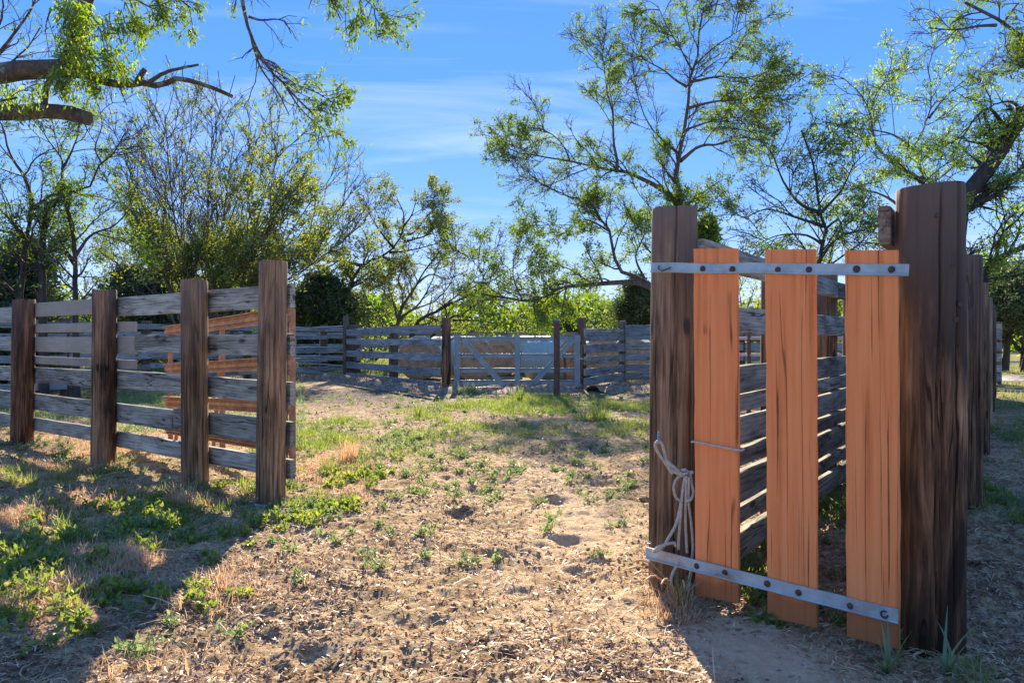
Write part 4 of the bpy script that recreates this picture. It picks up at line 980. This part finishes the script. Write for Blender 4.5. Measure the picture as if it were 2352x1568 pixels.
# T1: the near tree, upper left
Y1 = 5.0
t1 = [
 ([(-420, 1200), (-400, 800), (-390, 400), (-330, 230), (-150, 190), (0, 175), (60, 172), (110, 158), (150, 158)], .19, .062, 0),
 ([(150, 162), (165, 110), (185, 60), (200, 0), (230, -60), (300, -130), (420, -180), (560, -170), (720, -150), (860, -120)], .06, .02, .4),
 ([(140, 160), (215, 178), (270, 196), (330, 193), (370, 198), (400, 184), (450, 190), (500, 207), (535, 223)], .040, .013, .2),
 ([(345, 190), (380, 168), (415, 158), (457, 150)], .016, .008, 0),
 ([(317, 188), (326, 172), (335, 160)], .022, .017, 0),
 ([(276, 200), (284, 222), (293, 243)], .009, .003, 0),
 ([(508, 210), (505, 188), (502, 164)], .0035, .002, 0), ([(528, 218), (535, 195), (541, 174)], .0035, .002, 0), ([(424, 186), (420, 165), (428, 143)], .004, .002, 0),
 ([(-330, 240), (-200, 245), (-100, 250), (0, 260), (60, 258), (110, 254), (160, 258), (201, 272)], .07, .048, 0),
 ([(122, 175), (108, 205), (104, 235), (104, 252)], .020, .024, 0),
 ([(560, -160), (555, -30), (560, 20), (575, 70), (590, 110), (620, 160), (650, 190), (680, 225), (720, 262)], .022, .006, -.2),
 ([(575, 75), (590, 130), (605, 165), (640, 215), (665, 265)], .011, .004, .1),
 ([(572, 40), (600, 48), (630, 46), (655, 52), (670, 80)], .010, .003, .1), ([(650, 190), (690, 200), (730, 215), (770, 240)], .008, .003, .1),
 ([(720, -150), (740, -40), (765, 10), (785, 50)], .012, .004, 0), ([(860, -120), (850, -40), (860, 20), (868, 90)], .012, .003, 0), ([(800, -130), (820, -30), (850, 10), (885, 40)], .01, .003, 0),
 ([(-60, 190), (-20, 150), (10, 112), (45, 65), (75, 25), (90, -20)], .016, .006, .1), ([(-20, 185), (20, 150), (45, 130), (70, 105), (95, 65)], .010, .004, .1),
 ([(-40, 120), (0, 60), (10, 20), (5, -20)], .012, .005, .1),
 ([(230, -60), (280, -20), (330, 10), (370, 30)], .014, .004, .1), ([(250, -80), (340, -40), (400, -10), (440, 20)], .012, .004, .1),
 ([(-150, 195), (-100, 220), (-50, 230), (0, 232), (40, 225)], .02, .006, -.3),
 ([(170, 60), (200, 90), (215, 140), (232, 160)], .010, .004, -.1), ([(190, 20), (215, 40), (235, 80), (245, 130)], .008, .003, -.1), ([(175, 80), (165, 110), (160, 150), (165, 180)], .008, .003, -.15),
 ([(120, 20), (110, 50), (105, 75)], .008, .003, 0), ([(650, 190), (690, 250), (730, 290), (745, 330)], .007, .003, .1),
]
bare = (0, 2, 3, 4, 5, 6, 7, 8, 9, 10, 1)
tt = build_tree('mesquite_tree', 'near tree with thick lichened limbs, one sawn off, reaching in at the top left', P(-420, 1180, Y1), Y1, t1,
           [(11.0, .34, 45, 6, -.02, .16, .0025, 4), (18, .17, 45, 5, -.05, .2, .0014, 3)], (34, .042, .27, .45, .02, .05), 101, bark='bark_near', leafm='leaf', t0s=(.12, .1), barelimbs=bare, wig=.04, depth=.05)
# bright hanging foliage shoots on the thick limb
rg = np.random.default_rng(111); lv = MB(); Pp = []
for k in range(210):
    u = rg.normal(168, 20); v = rg.uniform(-20, 165); 
    if k > 150: u = rg.uniform(-20, 90); v = rg.uniform(170, 232)
    if k > 180: u = rg.uniform(215, 330); v = rg.uniform(20, 190)
    a = np.array(P(u, v, Y1 + rg.uniform(-.25, .15))); d = np.array([rg.normal(0, .4), rg.normal(0, .4), -1]); d /= np.linalg.norm(d)
    Pp.append([a + d * q * .05 + np.array([.01 * q * q * .3, 0, 0]) for q in range(4)])
Pp = np.array(Pp) - np.array(tt.location); add_leaves(lv, Pp, rg, 13, .036, .34, .5, .02); batch_tubes(w_ := MB(), Pp, np.full((210, 4), .0018), 3, rg)
lv.build('foliage_spray', M['leaf_bright'], tt); w_.build('shoots', M['bark_near'], tt)['kind'] = 'stuff'
# sawn end disc
q = Vector(P(202, 272, Y1)) - tt.location; mb = MB(); mb.tube([q - Vector((.006, 0, 0)), q + Vector((.012, 0, -.004))], .046, 14); mb.build('sawn_end', M['bark'], tt)

# generic bushy trees -----------------------------------------------------
def bush_meshes(seed, h, w, nst, bark, leafm, size, per, dens=1., up=.1, low=.0):
    rg = np.random.default_rng(seed); Pa = []; Ra = []
    for k in range(nst):
        a = rg.uniform(0, 6.28); rr_ = w * .5 * math.sqrt(rg.uniform(.02, 1)); top = h * rg.uniform(.65, .98) * (1 - .35 * (rr_ / (w * .5)) ** 2)
        p = [(rg.normal(0, .12), rg.normal(0, .12), -.1), (rr_ * .35 * math.cos(a), rr_ * .35 * math.sin(a), top * .35), (rr_ * .75 * math.cos(a + .2), rr_ * .75 * math.sin(a + .2), top * .7), (rr_ * math.cos(a), rr_ * math.sin(a), top)]
        Pa.append(smooth_path(p, 9)); Ra.append(np.linspace(.07 * h / 5, .015, 9))
    Pa = np.array(Pa); Ra = np.array(Ra); wd = MB(); lv = MB(); batch_tubes(wd, Pa, Ra, 5, rg); cur, cr_ = Pa, Ra
    for per_, ln, an, K, sides in ((1.6 * dens, w * .22, 55, 5, 4), (3.2 * dens, w * .12, 55, 4, 3)):
        cur, cr_ = spawn(cur, cr_, per_, rg, ln, an, K, up, .15, t0=low + .1, rmin=.008); batch_tubes(wd, cur, cr_, sides, rg)
    mid = cur[:, -1]; cl = vn(mid[:, 0] * 1.3 + mid[:, 1], mid[:, 2] * 1.3, seed); keep = np.clip((cl - .2) * 2.5, .1, 1)
    add_leaves(lv, cur, rg, per, size, .55, .2, size * 1.2, keep)
    return wd.mesh('trunk', M[bark]), lv.mesh('crown', M[leafm])
kinds = [bush_meshes(900, 4.6, 5.2, 12, 'bark', 'leaf_pale', .16, 12, .9), bush_meshes(901, 5.4, 4.6, 10, 'bark_dark', 'leaf', .15, 11, .9),
         bush_meshes(902, 3.4, 5.0, 14, 'bark', 'leaf_olive', .15, 11, .9), bush_meshes(903, 5.0, 5.4, 10, 'bark_dark', 'leaf_bright', .16, 11, .85)]
knames = [('bushy_tree', 'pale yellow green bushy tree'), ('bushy_tree', 'mid green upright bushy tree'), ('bushy_tree', 'low olive scrub tree'), ('bushy_tree', 'bright green bushy tree')]
spots = [(-24, 38, 1, 1.1, 'at the far left edge beyond the crooked tree'), (-18, 40, 2, 1.2, 'far left behind the many-stemmed tree'), (-13, 42, 0, 1.0, 'in the distance left of the many-stemmed tree base'), (-9, 40, 0, .95, 'just right of the many-stemmed tree'),
         (-5.2, 44, 2, 1.0, 'beyond the leaning tree'), (-2.2, 46, 2, .95, 'beyond the nearly bare tree'), (.8, 48, 0, .85, 'straight above the left end of the blue gate'),
         (3.6, 46, 3, .95, 'above the blue gate, right of its middle'), (6.8, 44, 0, 1.05, 'above the far fence right of the blue gate'), (8.6, 34, 3, .8, 'left of the rope post above the far fence'),
         (12, 42, 3, 1.15, 'between the rope post and the gnarled tree'), (16.5, 44, 0, 1.1, 'seen through the first gap of the orange gate'), (20.5, 42, 3, 1.2, 'seen through the second gap of the orange gate'), (25, 40, 1, 1.25, 'behind the third orange board'),
         (29, 38, 3, 1.25, 'behind the big dark posts'), (33, 44, 0, 1.4, 'beyond the right edge lawn'), (20.5, 29, 3, 1.35, 'glowing above the dark cedar at the right edge'), (38, 46, 3, 1.4, 'farthest right beyond the lawn'), (-30, 44, 3, 1.2, 'farthest left'), (-16, 30, 1, .75, 'low behind the left fence'), (-7.5, 33, 3, .62, 'small one behind the far left corner post'),
         (-12.5, 36, 0, .8, 'between the dark cedars left of the leaning tree'), (-3.6, 38, 0, .72, 'filling the gap behind the nearly bare stems'), (-6.9, 37, 3, .8, 'glowing behind the kinked trunk of the leaning tree'), (10.4, 38, 0, 1.1, 'hidden partly by the rope post'),
         (2.4, 36, 1, .55, 'small one right behind the blue gate'), (5.2, 37, 1, .6, 'small one behind the dark gate post')]
for k, (x, y, kd, sc_, where) in enumerate(spots):
    t = thing(knames[kd][0], knames[kd][1] + ' ' + where, 'tree', (x, y, 0), 'bushy trees along the back of the pasture'); t.scale = (sc_, sc_, sc_ * (.9 + .2 * ((k * 7) % 5) / 5)); t.rotation_euler = (0, 0, k * 1.7)
    obj('trunk', kinds[kd][0], t); obj('crown', kinds[kd][1], t)
# far wood line
rg = np.random.default_rng(77); m_ = 60000; lv = MB(); x = rg.uniform(-95, 95, m_); y = 66 + rg.uniform(-4, 6, m_); hh = 1.6 + 6.0 * fbm(x * .12 + 50, y * .02 + 3, 3, 9) + 2.4 * (vn(x * .40, y * .1, 4) - .5); hh = np.maximum(hh, 2)
z = hh * rg.random(m_) ** .7; c_ = np.stack([x, y, z], 1); Pp = np.stack([c_, c_ + rg.normal(0, .3, c_.shape)], 1); add_leaves(lv, Pp, rg, 1, .55, .6, .1, .2)
o = lv.build('far_wood', M['leaf']); tag(o, 'hazy line of scrub woodland closing the view behind the trees', None, kind='stuff')
# cedars
def cedar(x, y, h, w, label, seed, lo=0., lm='leaf_dark', trunks=None, n=26000, size=.11):
    rg = np.random.default_rng(seed); t = thing('cedar_tree', label, 'tree', (x, y, 0)); wd = MB(); lv = MB()
    wd.tube(smooth_path([(0, 0, -.1), (.1, 0, h * .4), (0, .05, h * .95)], 8), np.linspace(.14, .02, 8), 7)
    for tr in (trunks or ()): wd.tube(smooth_path(tr, 8), np.linspace(.075, .03, 8), 7)
    m_ = 420; zz = lo + (h - lo) * rg.random(m_) ** .85; f = (zz - lo) / (h - lo); a = rg.uniform(0, 6.28, m_); rad = w * .5 * np.clip(1.05 * (1 - f ** 2.6) * np.clip(f * 3 + .45, 0, 1), .12, 1) * rg.uniform(.5, 1.1, m_) * (.45 + 1.1 * vn(a * 1.1 + seed, zz * 1.3, seed))
    st = np.stack([0 * zz, 0 * zz, zz - .2 * rad], 1); en = np.stack([rad * np.cos(a), rad * np.sin(a), zz + .25 * rad], 1)
    Pb = st[:, None] + (en - st)[:, None] * np.linspace(0, 1, 5)[None, :, None]; batch_tubes(wd, Pb, np.full((m_, 5), .012), 3, rg)
    tw, tr_ = spawn(Pb, np.full((m_, 5), .012), -7, rg, w * .16, 45, 4, .05, .15, t0=.35, rmin=.005)
    add_leaves(lv, tw, rg, max(1, n // len(tw)), size, .45, 0, size * .6)
    wd.build('trunk', M['bark_dark'], t); lv.build('crown', M[lm], t)
def cx(u, Y): return (u - CU) / F * Y
cedar(cx(20, 16), 16.5, 3.3, 2.6, 'dark dense cedar at the far left edge', 1, size=.09)
cedar(cx(-80, 15), 15.5, 3.0, 2.4, 'dark cedar cut off by the left frame edge', 11, size=.09)
cedar(cx(300, 30), 30, 3.9, 4.6, 'dark cedar in front of the many-stemmed tree, left half', 2)
cedar(cx(400, 31), 31, 4.3, 4.2, 'dark cedar under the middle of the many-stemmed tree', 3)
cedar(cx(735, 29), 29.5, 3.4, 4.6, 'rounded dark cedar at the foot of the leaning tree', 4, n=36000, size=.13)
cedar(cx(525, 31.5), 31.5, 4.0, 3.6, 'green cedar right of the many-stemmed tree foot', 5, lm='leaf')
cedar(cx(1470, 29), 29.5, 3.5, 2.4, 'dark shrubby cedar just left of the rope post', 6)
cedar(cx(1635, 23), 23.5, 4.9, 2.0, 'dark green vine-like tree rising right of the rope post', 7, n=20000, lm='leaf')
cedar(cx(1308, 34), 34.5, 2.4, 1.7, 'small dark shrub above the right end of the blue gate', 8, n=12000)
cedar(cx(2330, 25), 25.5, 3.4, 5.0, 'dark spreading cedar on pale trunks beyond the lawn at the right edge', 9, lo=1.25, trunks=([(0, 0, 0), (-.4, 0, .7), (-.75, 0, 1.6)], [(-.1, 0, 0), (-.15, .1, .7), (-.7, .2, 1.5)], [(.6, 0, 0), (.8, 0, .8), (1.3, 0, 1.7)]))

# ------------------------------------------------------------------ ground cover
def blades(mb, base, L_, w, rg, lean=.5, seg=3, dirs=None, curl=.6):
    """curved grass blades from base points (m,3)"""
    m = len(base); a = rg.uniform(0, 6.283, m); out = np.stack([np.cos(a), np.sin(a), 0 * a], 1) if dirs is None else dirs
    ln = L_ * rg.uniform(.5, 1.2, m); le = lean * rg.uniform(.2, 1.4, m); side = np.stack([-out[:, 1], out[:, 0], 0 * a], 1)
    rows = []
    for k in range(seg + 1):
        f = k / seg; ang = le * (.4 + curl * f); p = base + (out * np.sin(ang)[:, None] + np.array([0, 0, 1]) * np.cos(ang)[:, None]) * (ln * f)[:, None]
        ww = (w * (1 - f) ** .7 * .5 + .0004) * np.ones(m); rows.append(p - side * ww[:, None]); rows.append(p + side * ww[:, None])
    V = np.stack(rows, 1).reshape(-1, 3); b = np.arange(m) * 2 * (seg + 1)
    Q = np.concatenate([np.stack([b + 2*k, b + 2*k + 1, b + 2*k + 3, b + 2*k + 2], 1) for k in range(seg)]); mb.add(V, Q)
def sample(n, dens, box, rg):
    """rejection sampling; density per area falls with distance so that it looks even"""
    out = []; tot = 0
    while tot < n:
        k = n * 4; Yv = np.exp(rg.uniform(math.log(box[2]), math.log(box[3]), k)); Xv = rg.uniform(box[0], box[1], k) * np.maximum(Yv, 2.5)
        p = dens(Xv, Yv); kk = rg.random(k) < p; out.append(np.stack([Xv[kk], Yv[kk]], 1)); tot += kk.sum()
        if len(out) > 40: break
    return np.concatenate(out)[:n]
rg = np.random.default_rng(5)
FR = (-.85, .85, 2.0, 17.0)
def on_ground(p): return np.stack([p[:, 0], p[:, 1], gz(p[:, 0], p[:, 1]) - .004], 1)
def tufts(name, label, n, dens, nb, L_, w, mat, rad, lean, box=FR, seg=3, curl=.6):
    c_ = sample(n, dens, box, rg); sc_ = rg.uniform(.45, 1.35, len(c_)); 
    idx = np.repeat(np.arange(len(c_)), nb); r_ = rad * np.sqrt(rg.random(len(idx))) * sc_[idx]; a = rg.uniform(0, 6.283, len(idx))
    p = c_[idx] + np.stack([r_ * np.cos(a), r_ * np.sin(a)], 1); dirs = np.stack([np.cos(a), np.sin(a), 0 * a], 1) + rg.normal(0, .35, (len(a), 3)) * [1, 1, 0]; dirs /= np.linalg.norm(dirs, axis=1, keepdims=True)
    mb = MB(); blades(mb, on_ground(p), L_ * sc_[idx], w, rg, lean, seg, dirs, curl); o = mb.build(name, mat); tag(o, label, None, kind='stuff'); return o
gd_ = lambda x, y: np.clip(gauss(x, y, GREEN), 0, 1) ** 1.3 * np.clip((vn(x * 1.8, y * 1.8, 61) - .25) * 2.2, 0, 1)
tufts('green_grass', 'short green grass growing in patches across the pen', 1150, gd_, 34, .075, .0045, M['grass'], .07, .75)
FARG = [gp(1180, 928, 170, 14, 1.2), gp(1380, 935, 110, 16, 1.2), gp(1300, 915, 90, 8, 1.2), gp(765, 985, 80, 32, 1.1), gp(930, 960, 90, 20, .4), gp(1060, 985, 90, 18, .35), gp(1430, 975, 50, 20, .7), gp(650, 1120, 60, 20, .6)]
tufts('green_grass', 'bright sunlit grass in front of the blue gate and beside the left fence', 620, lambda x, y: np.clip(gauss(x, y, FARG), 0, 1) ** 1.2 * np.clip((vn(x * 1.5, y * 1.5, 161) - .38) * 3, 0, 1), 36, .10, .007, M['grass'], .12, .85)
DRY = [gp(560, 1180, 160, 70, .8), gp(400, 1260, 160, 40, .8), gp(800, 1050, 80, 30, .5), gp(120, 1180, 140, 60, .6), gp(700, 1180, 60, 25, .3), gp(1540, 1400, 30, 30, .4), gp(150, 1050, 200, 30, .5), gp(250, 1400, 250, 80, .35)]
dd_ = lambda x, y: np.clip(gauss(x, y, DRY), 0, 1) * np.clip((vn(x * 2.3, y * 2.3, 62) - .3) * 2.2, 0, 1)
tufts('dry_grass', 'tan dead grass in clumps below the left fence', 1500, dd_, 26, .065, .0032, M['drygrass'], .075, 1.25)
# leafy weeds
def weeds(name, label, n, dens, mat, stems, L_, leafsz, per, box=FR):
    c_ = sample(n, dens, box, rg); sc_ = rg.uniform(.5, 1.3, len(c_)); idx = np.repeat(np.arange(len(c_)), stems); m = len(idx)
    a = rg.uniform(0, 6.283, m); el = rg.uniform(.25, 1.2, m); d = np.stack([np.cos(a) * np.cos(el), np.sin(a) * np.cos(el), np.sin(el)], 1)
    b = on_ground(c_)[idx]; ln = (L_ * sc_[idx] * rg.uniform(.5, 1.1, m))[:, None]; Pt = np.stack([b, b + d * ln * .5, b + d * ln + np.array([0, 0, -.01])], 1)
    mb = MB(); batch_tubes(mb, Pt, np.full((m, 3), .0016), 3, rg); add_leaves(mb, Pt, rg, per, leafsz, .55, -.25, .008); o = mb.build(name, mat); tag(o, label, None, kind='stuff')
mid_ = lambda x, y: np.clip(.22 + gauss(x, y, GREEN) * .6, 0, 1) * np.clip((vn(x * 1.5 + 7, y * 1.5, 63) - .42) * 3, 0, 1) * (1 - np.clip(gauss(x, y, BARE), 0, 1)) * np.clip((y - 3.6) / 3.5, .02, 1)
weeds('leafy_weeds', 'small feathery weeds dotted over the trampled soil', 950, mid_, M['weed'], 7, .10, .026, 8)
lw = lambda x, y: np.clip(gauss(x, y, [gp(150, 1300, 260, 90, .22), gp(2290, 1150, 60, 150, .6), gp(380, 1180, 200, 60, .35), gp(720, 1160, 70, 20, 1), gp(1720, 1300, 60, 60, 1), gp(860, 1080, 60, 25, .6)]), 0, 1) * np.clip((vn(x * 2.1, y * 2.1, 64) - .3) * 2.5, 0, 1)
weeds('broadleaf_weeds', 'low broad-leaved green weeds in the shade of the fences', 480, lw, M['grass'], 6, .09, .034, 7)
# straw and manure litter
def flakes(name, label, n, dens, mat, ln, asp, lift, box=FR):
    c_ = on_ground(sample(n, dens, box, rg)); m = len(c_); c_[:, 2] += .006 + lift * rg.random(m) ** 2
    a = rg.uniform(0, 6.283, m); el = rg.normal(0, .22, m); d = np.stack([np.cos(a) * np.cos(el), np.sin(a) * np.cos(el), np.sin(el)], 1); s = np.stack([-np.sin(a), np.cos(a), rg.normal(0, .35, m)], 1)
    L_ = (ln * rg.uniform(.35, 1.5, m) * (1 + np.maximum(c_[:, 1] - 5, 0) * .06))[:, None]; w = L_ * asp * rg.uniform(.6, 1.5, m)[:, None]; mid = c_ + d * L_ * .5 + s * w * rg.normal(0, .8, m)[:, None] + np.array([0, 0, 1]) * L_ * rg.uniform(0, .15, m)[:, None]; e = c_ + d * L_
    V = np.stack([c_ - s * w * .35, c_ + s * w * .35, mid + s * w * .5, mid - s * w * .5, e + s * w * .3, e - s * w * .3], 1).reshape(-1, 3); b = np.arange(m) * 6
    mb = MB(); mb.add(V, np.concatenate([np.stack([b, b+1, b+2, b+3], 1), np.stack([b+3, b+2, b+4, b+5], 1)])); o = mb.build(name, mat); tag(o, label, None, kind='stuff')
sdn = lambda x, y: np.clip(.9 - .75 * gauss(x, y, DARK_SOIL) - .8 * gauss(x, y, BARE) - .3 * gauss(x, y, GREEN), .04, 1) * np.clip((vn(x * 3.1, y * 3.1, 65) - .12) * 1.6, .1, 1)
flakes('straw_litter', 'pale chopped straw scattered over the soil', 50000, sdn, M['straw'], .032, .14, .012)
flakes('long_straw', 'longer dry stalks lying on the soil', 2600, sdn, M['straw'], .12, .024, .02)
M['chip'] = leafmat('dark_chips', (.13, .07, .035), (.27, .16, .08), (.42, .27, .15), .15, .02)
flakes('bark_chips', 'brown chips and crushed manure among the straw', 26000, lambda x, y: np.clip(.9 - .9 * gauss(x, y, BARE), .05, 1) * np.clip((vn(x * 2.4, y * 2.4, 67) - .3) * 2.6, .06, 1), M['chip'], .022, .38, .010)
# crumbs
c_ = on_ground(sample(34000, lambda x, y: np.clip(.8 - .6 * gauss(x, y, BARE), .1, 1) * np.clip((vn(x * 2.2, y * 2.2, 66) - .3) * 2, .05, 1), FR, rg)); m = len(c_)
r_ = (.0075 * rg.uniform(.4, 1.8, m) * (1 + np.maximum(c_[:, 1] - 5, 0) * .05))[:, None]; q = np.array([(1, 0, 0), (0, 1, 0), (-1, 0, 0), (0, -1, 0), (0, 0, .45), (0, 0, -.4)], float)
V = (c_[:, None] + r_[:, None] * (q[None] + rg.normal(0, .25, (m, 6, 3)))).reshape(-1, 3) + np.array([0, 0, .004]); b = np.arange(m)[:, None] * 6
T = np.concatenate([b + np.array(f)[None] for f in ((0, 1, 4), (1, 2, 4), (2, 3, 4), (3, 0, 4), (1, 0, 5), (2, 1, 5), (3, 2, 5), (0, 3, 5))])
mb = MB(); mb.add(V, None, T); o = mb.build('soil_crumbs', M['clod']); tag(o, 'dark crumbs of soil and manure among the straw', None, kind='stuff')
# hay litter banked along the far fence
def litter(name, label, pts, seed, h=.22, w=.7):
    rg2 = np.random.default_rng(seed); pth = smooth_path([(x, y, 0) for x, y in pts], 90); K = 14; V = []
    tg = np.gradient(pth, axis=0); tg /= np.linalg.norm(tg, axis=1, keepdims=True); sd2 = np.stack([-tg[:, 1], tg[:, 0], 0 * tg[:, 0]], 1)
    for k in range(90):
        for j_ in range(K):
            f = j_ / (K - 1) * 2 - 1; p = pth[k] + sd2[k] * f * w; lump = fbm(np.array([p[0] * 1.7]), np.array([p[1] * 1.7]), 3, seed)[0]; z = h * (1 - f * f) * max(0, (lump - .30) * 3.2) + .05 * rg2.random() * (1 - f * f) - .012; V.append((p[0], p[1], z))
    i = (np.arange(89)[:, None] * K + np.arange(K - 1)[None]).ravel(); mb = MB(); mb.add(np.array(V), np.stack([i, i + 1, i + K + 1, i + K], 1), None, True)
    b = np.array(V)[rg2.integers(0, len(V), 2600)]; blades(mb, b, .13, .012, rg2, 1.3, 2); o = mb.build(name, M['litter']); tag(o, label, None, kind='stuff')
litter('hay_litter', 'brown trampled hay banked along the far fence left of the gate', [(-7.5, 21.3), (-5.4, 20.9), (-4.1, 19.6), (-3.0, 18.0), (-2.0, 16.75), (-.9, 16.4), (.4, 16.6), (1.6, 16.8)], 3, .15, .5)
litter('hay_litter', 'brown trampled hay heaped along the far fence right of the gate', [(1.7, 16.6), (2.6, 17.2), (3.4, 17.6), (4.6, 17.6), (7.0, 17.6)], 4, .26, .8)
# grass beyond the fences and at right
def area(name, label, n, x0, x1, y0, y1, L_, w, mat, f=None):
    p = np.stack([rg.uniform(x0, x1, n * 2), rg.uniform(y0, y1, n * 2)], 1); k = vn(p[:, 0] * .8, p[:, 1] * .8, 71) > .38
    if f is not None: k &= f(p[:, 0], p[:, 1])
    p = p[k][:n]; mb = MB(); blades(mb, on_ground(p), L_, w, rg, .7, 2); o = mb.build(name, mat); tag(o, label, None, kind='stuff')
area('lawn_grass', 'sunlit grass beyond the dark posts at the right', 26000, 3, 26, 5, 30, .12, .012, M['grass'], lambda x, y: (x > .56 * y + 1.0) & ((y < 19.6) | (y > 23.5)))
area('pasture_grass', 'rough green grass beyond the far fences', 30000, -26, 12, 19.5, 40, .26, .02, M['grass'], lambda x, y: (y > 22.5) | (x < -6))
area('pen_grass', 'grey green grass inside the pen behind the left fence', 16000, -9, -2.2, 9.5, 19, .09, .009, M['weed'], lambda x, y: (x < -.28 * y))

# individual plants
def plant(name, label, cat, x, y, nb, L_, w, mat, lean, rad=.03, curl=.6, seed=1, seeds=False):
    rg2 = np.random.default_rng(seed); z = gz1(x, y); t = thing(name, label, cat, (x, y, z - .005)); a = rg2.uniform(0, 6.283, nb); r_ = rad * np.sqrt(rg2.random(nb)); b = np.stack([r_ * np.cos(a), r_ * np.sin(a), 0 * a], 1)
    mb = MB(); blades(mb, b, L_, w, rg2, lean, 5, None, curl); mb.build('blades', M[mat], t)
    if seeds:
        mb = MB()
        for k in range(9):
            a = rg2.uniform(0, 6.28); q = smooth_path([(0, 0, 0), (.05 * math.cos(a), .05 * math.sin(a), L_ * .7), (.16 * math.cos(a), .16 * math.sin(a), L_ * 1.25), (.22 * math.cos(a), .22 * math.sin(a), L_ * 1.2)], 10); mb.tube(q, np.linspace(.0016, .001, 10), 4); mb.tube(q[7:], .0045, 5)
        mb.build('seed_heads', M['drygrass'], t)
x, y = G(1562, 1395); plant('grass_clump', 'tall clump of half dry grass with seed heads at the foot of the rope post', 'grass', x, y, 60, .15, .005, 'drygrass', .8, .05, seed=2, seeds=True)
x, y = G(1570, 1392); plant('grass_clump', 'green grass shoots mixed in at the foot of the rope post', 'grass', x, y, 40, .17, .006, 'grass', .6, .04, seed=3)
x, y = G(2040, 1535); plant('spiky_weed', 'grey green spiky plant in the shade before the third orange board', 'plant', x, y, 16, .17, .018, 'weed', .75, .01, .5, 4)
x, y = G(2185, 1545); plant('spiky_weed', 'broad-bladed weed at the foot of the big dark post', 'plant', x, y, 13, .22, .015, 'weed', 1.0, .02, .9, 5)
x, y = G(750, 1078); plant('grass_clump', 'bright green grass tuft right of the near left post', 'grass', x, y, 90, .17, .006, 'grass', .8, .06, seed=6)
x, y = G(802, 1058); plant('grass_clump', 'straw coloured upright tuft between two green tufts, right of the near left post', 'grass', x, y, 130, .24, .004, 'drygrass', .5, .07, seed=7)
x, y = G(140, 1215); plant('grass_clump', 'sunlit yellow green tuft at the left in front of the second fence bay', 'grass', x, y, 60, .15, .007, 'grass', .9, .05, seed=8)
x, y = G(420, 1165); plant('dead_weed_clump', 'pale dead bushy weed at the base of the second post from the open end', 'plant', x, y, 190, .19, .0035, 'drygrass', .9, .07, .5, 9)
x, y = G(960, 955); plant('tall_weed', 'tall stalked weed standing alone before the far fence', 'plant', x, y, 26, .30, .012, 'grass', .6, .06, seed=10)
x, y = G(1195, 920); plant('tall_weed', 'leafy weed before the middle of the blue gate', 'plant', x, y, 40, .38, .014, 'grass', .6, .08, seed=11)
x, y = G(1365, 962); plant('grass_clump', 'rounded bright green clump right of the pipe post', 'grass', x, y, 160, .28, .010, 'grass', .8, .2, seed=12)
x, y = G(1075, 905); plant('leafy_clump', 'dark green clump at the left foot of the blue gate', 'plant', x, y, 120, .30, .02, 'weed', .9, .25, seed=13)
